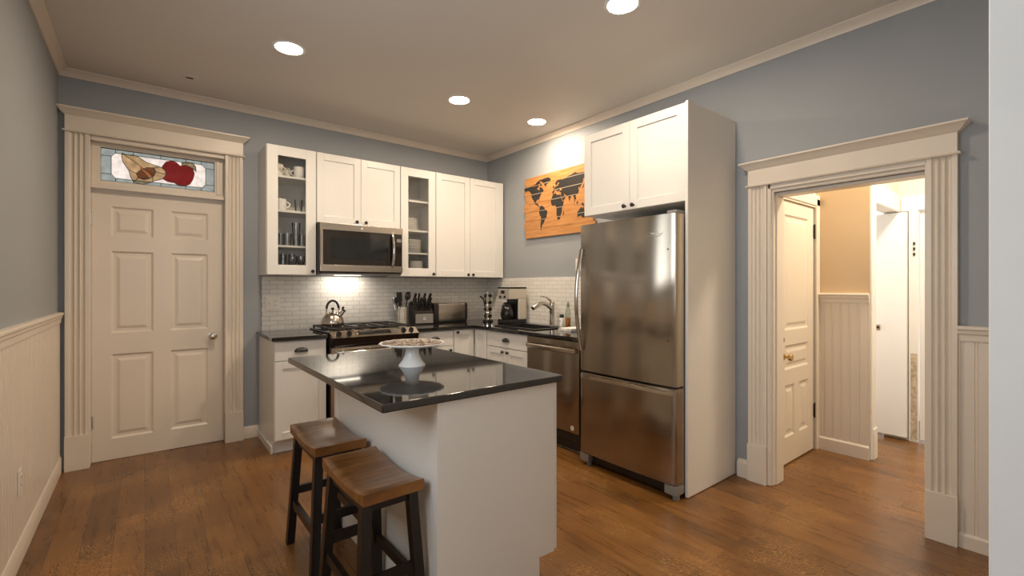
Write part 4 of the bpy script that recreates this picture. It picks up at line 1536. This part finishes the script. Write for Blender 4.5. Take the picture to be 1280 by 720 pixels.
# ------------------------------------------------------------------ counter-top things
# perforated steel crock and its utensils
ux, uy = 2.085, 4.455
cr = thing('utensil_crock', 'perforated steel crock of kitchen utensils right of the range', 'utensil holder', (ux, uy, CT1))
mb = MB()
r0, hh = 0.049, 0.185
nth, nz = 48, 15
rows = [[Vector((ux + r0 * math.cos(2 * PI * k / nth), uy + r0 * math.sin(2 * PI * k / nth), CT1 + 0.001 + hh * j / nz)) for k in range(nth)] for j in range(nz + 1)]
V = [[mb.bm.verts.new(p) for p in r] for r in rows]
for j in range(nz):
    for k in range(nth):
        hole = 1 < j < nz - 2 and j % 2 == 0 and k % 4 in (0,)
        if not hole:
            mb.bm.faces.new([V[j][k], V[j][(k + 1) % nth], V[j + 1][(k + 1) % nth], V[j + 1][k]])
mb.bm.faces.new(list(reversed(V[0])))
o = mb.build('crock_wall', M['satin'], cr, smooth=60)
sm = o.modifiers.new('thick', 'SOLIDIFY')
sm.thickness = 0.002
MB().tube([(ux + (r0 + 0.001) * math.cos(2 * PI * k / 32), uy + (r0 + 0.001) * math.sin(2 * PI * k / 32), CT1 + 0.186) for k in range(32)], 0.003, 8, closed=True).build('rim', M['chrome'], cr, smooth=60)


def utensil(name, label, dx, dy, lx, ly, L, head):
    """handle from inside the crock up to the head"""
    b_ = Vector((ux + dx, uy + dy, CT1 + 0.012))
    t_ = Vector((ux + lx, uy + ly, CT1 + L))
    root = thing(name, label, 'utensil', tuple(b_), 'utensils in the steel crock')
    d_ = (t_ - b_).normalized()
    MB().tube([b_, t_], [0.006, 0.0075], 8).build('handle', M['black'] if head != 'steel' else M['chrome'], root)
    q = d_.to_track_quat('Z', 'Y').to_matrix().to_4x4()
    m_ = MB()
    if head == 'turner':
        m_.box(-0.030, 0.030, -0.003, 0.003, 0.0, 0.095, 0.002)
    elif head == 'ladle':
        m_.ball((0, 0, 0.045), 0.040, 0.85, 0.45, 1.15, 18)
    elif head == 'spoon':
        m_.ball((0, 0, 0.035), 0.026, 0.85, 0.3, 1.4, 16)
    elif head == 'spatula':
        m_.box(-0.018, 0.018, -0.004, 0.004, 0.0, 0.07, 0.003, 2)
    else:
        for k in range(6):
            a = PI * k / 6
            m_.tube([(0.022 * math.cos(a) * math.sin(PI * j / 8), 0.022 * math.sin(a) * math.sin(PI * j / 8), 0.085 * j / 8) for j in range(9)], 0.0012, 5)
    bmesh.ops.transform(m_.bm, matrix=Matrix.Translation(t_ - d_ * 0.004) @ q @ Matrix.Rotation(math.radians(35), 4, 'Z'), verts=m_.bm.verts)
    m_.build('head', M['black'] if head != 'steel' else M['chrome'], root, smooth=50)
    return root


utensil('turner', 'black slotted turner standing upright in the steel crock', -0.010, 0.022, -0.020, 0.020, 0.245, 'turner')
utensil('ladle', 'black ladle leaning right out of the steel crock', 0.012, -0.002, 0.056, 0.0, 0.255, 'ladle')
utensil('cooking_spoon', 'black spoon leaning left in the steel crock', -0.014, 0.002, -0.058, 0.004, 0.220, 'spoon')
utensil('spatula', 'narrow black spatula leaning left at the front of the crock', -0.010, -0.018, -0.036, -0.030, 0.200, 'spatula')
utensil('whisk', 'thin wire whisk leaning far left out of the crock', -0.026, 0.018, -0.072, 0.034, 0.205, 'steel')

# knife block
kb = thing('knife_block', 'dark slanted knife block filled with black-handled knives', 'knife block')
prof = [(-0.085, 0.0), (0.075, 0.0), (0.100, 0.215), (0.045, 0.235), (-0.062, 0.125)]
MB().prism(prof, lambda y, z: (-0.105, y, z), lambda y, z: (0.105, y, z)).build('block', M['espresso'], kb, smooth=15)
MB().box(-0.096, 0.096, -0.0895, -0.080, 0.012, 0.108, 0.002).build('front_plate', M['greyplast'], kb)
mb = MB()
for (a0, a1, b0, b1) in ((-0.014, 0.014, 0.070, 0.074), (-0.014, 0.014, 0.046, 0.050), (-0.014, -0.010, 0.046, 0.074), (0.010, 0.014, 0.046, 0.074), (-0.003, 0.003, 0.05, 0.066)):
    mb.box(a0, a1, -0.0905, -0.0885, b0, b1)
mb.build('emblem', M['mark'], kb)
place(kb, (2.285, 4.415, CT1 + 0.001), math.radians(-6))
kdir = Vector((0, -0.717, 0.697))
up2 = Vector((0, 0.107, 0.110)).normalized()
proto = thing('kitchen_knife', '', 'knife', group='knives in the block')
m_ = MB()
m_.box(-0.0015, 0.0015, -0.011, 0.011, 0.0, 0.002)
m_.build('blade', M['chrome'], proto)
m_ = MB()
m_.box(-0.0075, 0.0075, -0.0115, 0.0115, 0.001, 0.014, 0.003)
m_.build('bolster', M['chrome'], proto)
m_ = MB()
rows = []
for (z, w, off) in ((0.013, 0.011, 0), (0.035, 0.0125, 0.001), (0.06, 0.0115, 0.0), (0.085, 0.0125, 0.0), (0.103, 0.014, -0.003), (0.108, 0.010, -0.004)):
    rows.append([Vector((sx * 0.0075, off + sy * w, z)) for sx, sy in ((-1, -1), (1, -1), (1, 1), (-1, 1))])
V = m_.grid(rows, closed_v=True)
m_.bm.faces.new(V[0])
m_.bm.faces.new(V[-1])
m_.build('handle', M['black'], proto, smooth=40)
RB = Matrix.Translation(kb.location) @ Matrix.Rotation(math.radians(-6), 4, 'Z')
k = 0
posn = ['front row', 'middle row', 'back row']
where = ['far left', 'left', 'centre left', 'centre right', 'right', 'far right']
for row, (s, zz) in enumerate(((0.22, 0.8), (0.52, 1.0), (0.82, 1.12))):
    for col in range(6 if row == 0 else 4):
        n_ = 6 if row == 0 else 4
        x = -0.082 + 0.164 * col / (n_ - 1)
        pt_ = Vector((x, -0.062 + 0.107 * s, 0.125 + 0.110 * s))
        o = proto if k == 0 else copy_tree(proto)
        tilt = Vector((0.08 * math.sin(k * 2.1), -0.50, 0.86)).normalized()
        Q = tilt.to_track_quat('Z', 'Y').to_matrix().to_4x4()
        lc = RB @ pt_
        o.location = lc + Vector((0, 0, 0.0015))
        o.rotation_mode = 'XYZ'
        o.rotation_euler = (Matrix.Rotation(math.radians(-6), 4, 'Z') @ Q).to_euler()
        o.scale = (1, 1, zz if row else 0.82)
        w_ = where[col] if n_ == 6 else ('left', 'centre left', 'centre right', 'right')[col]
        o['label'] = 'black-handled knife in the %s of the block, %s' % (posn[row], w_)
        k += 1

# toaster
ts = thing('toaster', 'long steel toaster with black ends beside the knife block', 'toaster')
TW = 0.335
mb = MB()
prof = [(0.0, 0.020), (0.0, 0.196), (0.004, 0.204), (0.012, 0.208), (0.148, 0.208), (0.156, 0.204), (0.160, 0.196), (0.160, 0.020)]
mb.prism(prof, lambda y, z: (0.0, y, z), lambda y, z: (TW, y, z))
mb.build('shell', M['steel2'], ts, smooth=40)
for (a, b) in ((-0.058, 0.001), (TW - 0.001, TW + 0.030)):
    pr = [(y * 1.03 - 0.002, z * 1.01) for y, z in prof]
    MB().prism(pr, lambda y, z: (a, y, z), lambda y, z: (b, y, z)).build('end_cap', M['black'], ts, smooth=40)
MB().box(-0.055, TW + 0.028, 0.004, 0.156, 0.0, 0.022, 0.004).build('base', M['black'], ts)
mb = MB()
for y in (0.052, 0.092):
    mb.box(0.02, TW - 0.02, y, y + 0.018, 0.2055, 0.2075)
mb.build('slot', M['black'], ts)
mb = MB()
mb.cyl((TW + 0.029, 0.08, 0.045), (TW + 0.050, 0.08, 0.045), 0.012, n=14)
mb.ball((TW + 0.054, 0.08, 0.045), 0.019, 0.5, 1, 1, 14)
mb.build('lever', M['black'], ts)
place(ts, (2.487, 4.405, CT1 + 0.0005), math.radians(0))

# chrome pod tower
px_, py_ = 3.010, 4.225
pt = thing('pod_tower', 'tall chrome pod tower on a round black base in the corner', 'pod holder', (px_, py_, CT1))
MB().lathe([(0.0, 0.0), (0.060, 0.0), (0.060, 0.012), (0.050, 0.020), (0.018, 0.026), (0.0, 0.027)], (px_, py_, CT1 + 0.0005), 28).build('base', M['black'], pt)
mb = MB()
for a in range(4):
    an = PI / 2 * a + PI / 4
    mb.box(-0.006, 0.006, -0.002, 0.002, 0.02, 0.335, xf=Matrix.Translation((px_ + 0.046 * math.cos(an), py_ + 0.046 * math.sin(an), CT1)) @ Matrix.Rotation(an + PI / 2, 4, 'Z'))
for z in (0.03, 0.105, 0.18, 0.255, 0.332):
    mb.tube([(px_ + 0.047 * math.cos(2 * PI * k / 24), py_ + 0.047 * math.sin(2 * PI * k / 24), CT1 + z) for k in range(24)], 0.004, 8, closed=True)
mb.build('frame', M['chrome'], pt, smooth=60)
mb = MB().lathe([(0.036, 0.025), (0.036, 0.325), (0.0, 0.327)], (px_ + 0.006, py_ + 0.006, CT1), 20)
mb.build('core', M['chrome'], pt, smooth=60)
mb = MB()
for z in (0.065, 0.14, 0.215, 0.29):
    for a in range(3):
        an = PI + 0.62 + (a - 1) * 0.9
        p0 = Vector((px_ + 0.006 + 0.030 * math.cos(an), py_ + 0.006 + 0.030 * math.sin(an), CT1 + z))
        p1 = Vector((px_ + 0.006 + 0.046 * math.cos(an), py_ + 0.006 + 0.046 * math.sin(an), CT1 + z))
        mb.cyl(p0, p1, 0.017, 0.021, 14)
mb.build('pod', M['black'], pt)
MB().tube([(px_ - 0.046, py_, CT1 + 0.17), (px_ - 0.056, py_, CT1 + 0.24), (px_ - 0.082, py_, CT1 + 0.275), (px_ - 0.105, py_, CT1 + 0.282)], [0.005, 0.006, 0.009, 0.010], 10).build('hook', M['black'], pt, smooth=60)

# coffee maker
cm = thing('coffee_maker', 'steel drip coffee maker with a dark glass carafe in the corner', 'coffee maker')
CW = 0.205
MB().box(0.0, CW, 0.0, 0.235, 0.0005, 0.045, 0.008, 2).build('base', M['black'], cm)
mb = MB()
mb.box(0.0, CW, 0.125, 0.235, 0.044, 0.262, 0.006)
mb.box(0.0, CW, 0.0, 0.235, 0.260, 0.372, 0.008, 2)
mb.build('body', M['satin'], cm)
MB().box(-0.001, CW + 0.001, -0.001, 0.236, 0.372, 0.388, 0.004).build('lid', M['black'], cm)
MB().box(0.062, 0.125, -0.0025, 0.002, 0.318, 0.352, 0.001).build('clock_display', M['lcd'], cm)
mb = MB()
for x in (0.055, 0.13):
    mb.cyl((x, 0.001, 0.285), (x, -0.012, 0.285), 0.013, 0.011, 16)
mb.build('dial', M['black'], cm)
mb = MB().box(0.012, CW - 0.012, 0.118, 0.1255, 0.046, 0.258)
mb.build('back_plate', M['black'], cm)
g = MB().lathe([(0.0, 0.048), (0.060, 0.048), (0.073, 0.075), (0.074, 0.115), (0.060, 0.165), (0.046, 0.195), (0.0, 0.196)], (CW / 2, 0.070 - 0.02 + 0.005, 0.0), 28)
ca = g.build('carafe', M['darkglass'], cm, smooth=60)
mb = MB().lathe([(0.048, 0.196), (0.050, 0.212), (0.030, 0.225), (0.0, 0.227)], (CW / 2, 0.055, 0.0), 24)
mb.build('carafe_lid', M['black'], ca)
MB().tube([(CW / 2 + 0.02, 0.012, 0.205), (CW / 2 + 0.03, -0.030, 0.195), (CW / 2 + 0.03, -0.040, 0.14), (CW / 2 + 0.025, -0.02, 0.088), (CW / 2 + 0.02, -0.008, 0.09)], 0.009, 10).build('carafe_handle', M['black'], ca, smooth=60)
place(cm, (2.965, 3.985, CT1), TURN)

# soap, small bottle, folded paper towel
sx_, sy_ = 3.175, 3.135
sb = thing('soap_bottle', 'clear dish soap bottle with orange liquid beside the faucet', 'bottle', (sx_, sy_, CT1))
MB().lathe([(0.0, 0.0005), (0.026, 0.0005), (0.029, 0.008), (0.029, 0.12), (0.027, 0.16), (0.015, 0.19), (0.012, 0.20)], (sx_, sy_, CT1), 24, ru=0.8).build('bottle_body', M['soap'], sb, smooth=60)
MB().lathe([(0.0, 0.004), (0.0245, 0.004), (0.026, 0.012), (0.026, 0.095), (0.0, 0.096)], (sx_, sy_, CT1), 24, ru=0.78).build('liquid', M['orange'], sb, smooth=60)
MB().lathe([(0.0, 0.198), (0.014, 0.198), (0.014, 0.222), (0.008, 0.232), (0.006, 0.246), (0.0, 0.247)], (sx_, sy_, CT1), 18).build('cap', M['greencap'], sb, smooth=60)
sx_, sy_ = 3.16, 3.205
s2 = thing('spice_bottle', 'short white bottle with a black cap beside the soap', 'bottle', (sx_, sy_, CT1))
MB().lathe([(0.0, 0.0005), (0.023, 0.0005), (0.024, 0.006), (0.024, 0.085), (0.019, 0.095), (0.0, 0.096)], (sx_, sy_, CT1), 24).build('bottle_body', M['china'], s2, smooth=60)
MB().lathe([(0.021, 0.094), (0.021, 0.122), (0.018, 0.126), (0.0, 0.127)], (sx_, sy_, CT1), 20).build('cap', M['black'], s2, smooth=60)
MB().lathe([(0.0, 0.0), (0.0065, 0.0), (0.006, 0.0012), (0.0, 0.0014)], (sx_ - 0.0235, sy_, CT1 + 0.062), 12, 'X').build('dot_mark', M['black'], s2)
mb = MB()
n = 14
for lay in range(3):
    rows = []
    for i in range(n + 1):
        rows.append([Vector((2.93 + 0.20 * i / n + 0.004 * lay, 2.86 + 0.16 * j / n, CT1 + 0.0015 + 0.007 * lay + 0.003 * math.sin(i * 0.9 + lay) * math.sin(j * 0.7) * (lay > 0))) for j in range(n + 1)])
    top = [[p + Vector((0, 0, 0.005)) for p in r] for r in rows]
    A = mb.grid(rows, flip=True)
    B = mb.grid(top)
    for i in range(n):
        mb.bm.faces.new([A[i][0], A[i + 1][0], B[i + 1][0], B[i][0]])
        mb.bm.faces.new([A[i + 1][n], A[i][n], B[i][n], B[i + 1][n]])
        mb.bm.faces.new([A[0][i + 1], A[0][i], B[0][i], B[0][i + 1]])
        mb.bm.faces.new([A[n][i], A[n][i + 1], B[n][i + 1], B[n][i]])
tag(mb.build('paper_towel', M['paper'], loc=(3.0, 2.94, CT1)), 'folded white paper towel on the counter beside the refrigerator', 'paper towel')


# ------------------------------------------------------------------ outlets and switches


def wall_plate(name, label, cat, loc, rz, w, h, kinds):
    root = thing(name, label, cat)
    MB().box(-w / 2, w / 2, -0.006, 0.0, -h / 2, h / 2, 0.0025, 2).build('cover_plate', M['plastic'], root)
    for (x, kind) in kinds:
        if kind == 'outlet':
            MB().box(x - 0.017, x + 0.017, -0.0085, -0.005, -0.034, 0.034, 0.003, 2).build('receptacle', M['plastic'], root)
            m_ = MB()
            for z in (-0.019, 0.019):
                for dx in (-0.006, 0.006):
                    m_.box(x + dx - 0.001, x + dx + 0.001, -0.009, -0.008, z - 0.004, z + 0.006)
            m_.build('slot', M['black'], root)
        else:
            MB().box(x - 0.016, x + 0.016, -0.0075, -0.005, -0.033, 0.033, 0.002).build('rocker_frame', M['plastic'], root)
            MB().box(x - 0.005, x + 0.005, -0.019, -0.006, -0.003, 0.012, 0.002).build('toggle', M['plastic'], root)
    root.location = loc
    root.rotation_euler = (0, 0, rz)
    return root


wall_plate('outlet_plate', 'wide two-gang outlet plate on tile left of the range', 'outlet', (0.900, YB - 0.0085, 1.17), 0, 0.118, 0.118, ((-0.023, 'switch'), (0.023, 'outlet')))
wall_plate('outlet_plate', 'single outlet plate on tile behind the pod tower', 'outlet', (2.795, YB - 0.0085, 1.155), 0, 0.074, 0.118, ((0, 'outlet'),))
wall_plate('outlet_plate', 'single outlet plate on the side tile left of the faucet', 'outlet', (XR - 0.0085, 3.845, 1.17), TURN, 0.074, 0.118, ((0, 'outlet'),))
wall_plate('switch_plate', 'ivory switch plate on the blue wall beside refrigerator door', 'switch', (XR - 0.0005, 3.085, 1.53), TURN, 0.074, 0.118, ((0, 'switch'),))
wall_plate('outlet_plate', 'cream outlet plate low on the left wainscot', 'outlet', (XL + 0.0145, 3.19, 0.392), PI / 2, 0.070, 0.115, ((0, 'outlet'),))

# ------------------------------------------------------------------ wooden world map
wm = thing('wall_map', 'honey wooden plank wall art with a black world map', 'wall art', (XR - 0.02, 3.36, 2.15))
BZ0, BZ1 = 1.836, 2.484
npl = 7
hz = (BZ1 - BZ0) / npl
ends = [3.858, 3.872, 3.853, 3.874, 3.856, 3.872, 3.852]
mb = MB()
for i in range(npl):
    mb.box(XR - 0.024, XR - 0.002, 2.858 + 0.008 * ((i * 3) % 4), ends[npl - 1 - i], BZ0 + i * hz + 0.0008, BZ0 + (i + 1) * hz - 0.0008, 0.001)
mb.build('board', M['board'], wm)
LY = lambda lon: 3.4015 - 0.00281 * lon
LZ = lambda lat: 2.119 + 0.0039 * lat
LAND = {
    'north_america': [(-168, 66), (-156, 71), (-130, 70), (-115, 68), (-95, 68), (-85, 69), (-82, 63), (-94, 60), (-88, 57), (-82, 55), (-79, 52), (-79, 60), (-73, 62), (-65, 59), (-56, 52), (-60, 46), (-67, 45), (-70, 42), (-75, 37), (-81, 31), (-80, 25), (-83, 30), (-90, 30), (-97, 27), (-97, 20), (-91, 19), (-87, 21), (-88, 16), (-83, 14), (-82, 9), (-78, 8), (-84, 9), (-90, 14), (-97, 16), (-105, 20), (-109, 25), (-113, 31), (-117, 33), (-124, 40), (-124, 48), (-132, 55), (-145, 60), (-153, 58), (-162, 56), (-157, 59), (-165, 62)],
    'arctic_islands': [(-122, 72), (-100, 73), (-95, 77), (-75, 82), (-65, 81), (-78, 76), (-70, 70), (-62, 66), (-72, 64), (-82, 70), (-100, 70)],
    'greenland': [(-73, 78), (-60, 82), (-30, 83), (-18, 77), (-22, 70), (-40, 65), (-44, 60), (-52, 65), (-54, 70)],
    'south_america': [(-78, 8), (-72, 12), (-62, 10), (-52, 5), (-50, 0), (-35, -6), (-39, -15), (-41, -22), (-48, -26), (-53, -33), (-58, -37), (-65, -42), (-67, -50), (-68, -55), (-74, -50), (-73, -40), (-71, -30), (-70, -18), (-76, -14), (-81, -5), (-78, 2)],
    'africa': [(-17, 15), (-16, 22), (-10, 29), (-6, 35), (10, 37), (11, 33), (20, 31), (32, 31), (34, 27), (38, 18), (43, 11), (51, 12), (45, 2), (40, -5), (40, -15), (35, -20), (32, -28), (26, -34), (19, -34), (14, -22), (12, -12), (13, -5), (9, 1), (8, 5), (-4, 5), (-9, 5), (-14, 10)],
    'madagascar': [(44, -20), (47, -25), (50, -16), (49, -12)],
    'eurasia': [(-9, 37), (-9, 43), (-1, 44), (-4, 48), (3, 51), (8, 54), (12, 54), (20, 55), (23, 59), (30, 60), (22, 61), (24, 65), (18, 61), (16, 56), (12, 57), (6, 59), (5, 62), (14, 68), (26, 71), (40, 67), (45, 68), (60, 69), (70, 73), (85, 74), (104, 78), (115, 74), (140, 73), (160, 70), (180, 69), (180, 65), (170, 60), (163, 57), (157, 51), (155, 58), (142, 58), (141, 53), (135, 44), (128, 40), (129, 35), (126, 37), (122, 40), (119, 36), (122, 30), (118, 24), (110, 21), (106, 19), (109, 12), (105, 9), (101, 13), (103, 2), (99, 8), (98, 16), (92, 22), (87, 21), (80, 15), (80, 10), (77, 8), (73, 17), (70, 22), (60, 25), (57, 27), (50, 30), (51, 25), (57, 24), (60, 22), (52, 16), (44, 13), (39, 21), (35, 28), (35, 33), (36, 36), (28, 36), (27, 40), (38, 41), (41, 42), (37, 46), (30, 46), (28, 42), (24, 40), (22, 37), (19, 42), (13, 45), (18, 40), (16, 38), (12, 43), (8, 44), (3, 43), (0, 39), (-5, 36)],
    'british_isles': [(-5, 50), (1, 52), (-2, 57), (-5, 58), (-6, 54)],
    'japan': [(130, 32), (136, 34), (141, 41), (145, 44), (143, 36)],
    'sumatra': [(95, 5), (105, -6), (102, -4), (98, 0)],
    'borneo': [(109, 1), (117, 6), (116, -4), (110, -3)],
    'new_guinea': [(131, -1), (141, -3), (150, -10), (138, -8)],
    'australia': [(114, -22), (122, -18), (130, -12), (136, -12), (136, -17), (142, -11), (146, -19), (153, -27), (150, -37), (140, -38), (131, -32), (115, -34)],
}
for nm, pl in LAND.items():
    MB().prism([(LY(a), LZ(b)) for a, b in pl], lambda y, z: (XR - 0.0240, y, z), lambda y, z: (XR - 0.0255, y, z)).build(nm, M['land'], wm, smooth=20)
# joints of the boards show as pale lines across the land masses
mb = MB()


def inside_spans(pl, z):
    xs_ = []
    for (a, b) in zip(pl, pl[1:] + pl[:1]):
        if (a[1] - z) * (b[1] - z) < 0:
            xs_.append(a[0] + (b[0] - a[0]) * (z - a[1]) / (b[1] - a[1]))
    xs_.sort()
    return list(zip(xs_[::2], xs_[1::2]))


for nm, pl in LAND.items():
    q = [(LY(a), LZ(b)) for a, b in pl]
    for i in range(1, npl):
        z = BZ0 + i * hz
        for (y0, y1) in inside_spans(q, z):
            mb.box(XR - 0.0260, XR - 0.0250, y0, y1, z - 0.0018, z + 0.0018)
mb.build('board_joint', M['seam'], wm)

# ------------------------------------------------------------------ dishes behind the glass doors


def lathe_obj(name, mat, prof, n=24):
    return MB().lathe(prof, (0, 0, 0), n).build(name, mat, smooth=60)


def put(proto, first, x, y, z, label, cat, group, rz=0.0):
    o = proto if first else copy_tree(proto)
    o.location = (x, y, z)
    o.rotation_euler = (0, 0, rz)
    tag(o, label, cat, group)
    return o


def make_mug(mat):
    root = thing('mug', '', 'mug')
    MB().lathe([(0.0, 0.0), (0.034, 0.0), (0.040, 0.008), (0.042, 0.040), (0.043, 0.098), (0.040, 0.098), (0.038, 0.012), (0.0, 0.010)], (0, 0, 0), 28).build('cup', mat, root, smooth=50)
    MB().tube([(0.039 + 0.030 * math.sin(PI * k / 10), 0, 0.078 - 0.055 * k / 10) for k in range(11)], 0.006, 8).build('handle', mat, root, smooth=60)
    return root


YS = 4.338
mugA = make_mug(M['china'])
g_ = 'mugs in the glass-front cabinet'
put(mugA, True, 1.058, YS, 2.265, 'white mug at right on the top shelf of cabinet', 'mug', g_, 2.6)
put(mugA, False, 0.915, YS, 1.972, 'large white mug on the shelf below the top', 'mug', g_, -0.35)
mugB = make_mug(M['flower'])
put(mugB, True, 0.890, YS, 2.265, 'mottled grey mug leftmost on the top shelf', 'mug', g_, -0.7)
put(mugB, False, 0.985, YS + 0.105, 2.265, 'mottled grey mug behind its leftmost neighbour on the top shelf', 'mug', g_, -0.3)


def make_glass(name, mat, r, h, taper=0.85):
    return lathe_obj(name, mat, [(0.0, 0.0), (r * taper, 0.0), (r, h), (r - 0.002, h), (r * taper - 0.002, 0.006), (0.0, 0.006)], 24)


g_ = 'drinking glasses in the glass-front cabinet'
t1 = make_glass('tumbler', M['clear'], 0.033, 0.105)
put(t1, True, 1.055, YS, 1.972, 'clear tumbler beside the white mug', 'glass', g_)
spots = [(0.872, 0.0, 'at far left'), (0.922, 0.055, 'behind, left of centre'), (0.965, -0.005, 'in front, at centre'), (1.035, 0.0, 'at right'), (1.095, 0.05, 'at far right')]
for (x, dy, w_) in spots:
    put(t1, False, x, YS + dy, 1.673, 'clear tumbler on the middle shelf, ' + w_, 'glass', g_)
t2 = make_glass('tumbler', M['clear'], 0.036, 0.095)
put(t2, True, 1.035, YS, 1.780, 'clear tumbler stacked on the right tumbler of the middle shelf', 'glass', g_)
t3 = make_glass('highball_glass', M['smoke'], 0.030, 0.165, 0.9)
first = True
for i, x in enumerate((0.865, 0.935, 1.005)):
    put(t3, first, x, YS + 0.02, UZ0 + 0.0185, 'tall smoked glass on the cabinet floor, %s' % ('leftmost', 'second from left', 'third from left')[i], 'glass', g_)
    first = False


def stem_glass():
    return lathe_obj('goblet', M['clear'], [(0.0, 0.0), (0.032, 0.0), (0.032, 0.003), (0.004, 0.007), (0.004, 0.060), (0.022, 0.072), (0.034, 0.105), (0.031, 0.150), (0.029, 0.150), (0.032, 0.105), (0.020, 0.075), (0.0, 0.070)], 24)


sg = stem_glass()
put(sg, True, 1.000, YS - 0.035, UZ0 + 0.0185, 'clear stemmed goblet front centre on the cabinet floor', 'glass', g_)
put(sg, False, 1.075, YS, UZ0 + 0.0185, 'clear stemmed goblet at right on the cabinet floor', 'glass', g_)

pl_ = lathe_obj('dinner_plate', M['china'], [(0.0, 0.0), (0.075, 0.0), (0.085, 0.004), (0.118, 0.014), (0.117, 0.017), (0.083, 0.008), (0.073, 0.005), (0.0, 0.005)], 40)
sm_ = lathe_obj('side_plate', M['china'], [(0.0, 0.0), (0.055, 0.0), (0.065, 0.004), (0.092, 0.013), (0.091, 0.016), (0.063, 0.008), (0.053, 0.005), (0.0, 0.005)], 40)
bw_ = lathe_obj('cereal_bowl', M['china'], [(0.0, 0.0), (0.040, 0.0), (0.042, 0.005), (0.060, 0.020), (0.078, 0.048), (0.0755, 0.049), (0.057, 0.024), (0.038, 0.008), (0.0, 0.007)], 40)
ORD = ['bottom', 'second from bottom', 'third from bottom', 'fourth from bottom', 'fifth from bottom', 'sixth from bottom', 'seventh from bottom', 'eighth from bottom', 'ninth from bottom', 'tenth from bottom']
for i in range(8):
    put(pl_, i == 0, 2.150, 4.405, 1.6635 + i * 0.0165, 'white dinner plate in the middle-shelf stack, %s' % ORD[i], 'plate', 'dinner plates in the middle-shelf stack')
for i in range(7):
    put(sm_, i == 0, 2.125, 4.395, 1.8915 + i * 0.0180, 'white side plate in the upper-shelf stack, %s' % ORD[i], 'plate', 'side plates in the upper-shelf stack')
for i in range(6):
    put(bw_, i == 0, 2.195, 4.375, UZ0 + 0.0185 + i * 0.0185, 'white bowl in the stack on cabinet floor, %s' % ORD[i], 'bowl', 'bowls stacked on the cabinet floor')

# ------------------------------------------------------------------ ceiling downlights and the small ceiling fitting


def make_can():
    root = thing('ceiling_downlight', '', 'light', (0, 0, 0), 'recessed downlights in the kitchen ceiling')
    MB().lathe([(0.080, -0.001), (0.083, -0.006), (0.095, -0.006), (0.103, -0.0005), (0.080, -0.0005)], (0, 0, 0), 40).build('trim_ring', M['white'], root)
    MB().lathe([(0.0, -0.0025), (0.081, -0.0025), (0.081, -0.0015), (0.0, -0.0015)], (0, 0, 0), 40).build('lens', M['lens'], root)
    return root


cans = [((0.739, 3.280), 'recessed downlight nearest the panelled door'),
        ((2.064, 3.310), 'recessed downlight near the microwave and glass cabinet of plates'),
        ((2.913, 3.290), 'recessed downlight close to the wooden map'),
        ((2.068, 1.622), 'recessed downlight in front of the refrigerator doors, nearest the camera'),
        ]
can = make_can()
for i, ((x, y), lab) in enumerate(cans):
    o = can if i == 0 else copy_tree(can)
    o.location = (x, y, ZC)
    o['label'] = lab
    area_light('downlight_lamp', (x, y, ZC - 0.004), (0, 0, 0), 0.15, 0.15, P_CAN, WARM, 180, 'DISK')

sd = thing('ceiling_fitting', 'small round ceiling fitting with a dark slot near the door', 'sprinkler', (0.262, 4.20, ZC))
MB().lathe([(0.0, -0.006), (0.035, -0.006), (0.052, -0.004), (0.056, -0.0005), (0.0, -0.0005)], (0.262, 4.20, ZC), 32).build('rosette', M['ceil'], sd)
mb = MB()
mb.box(0.240, 0.284, 4.190, 4.210, ZC - 0.010, ZC - 0.0055, 0.002)
mb.build('slot', M['bronze'], sd)
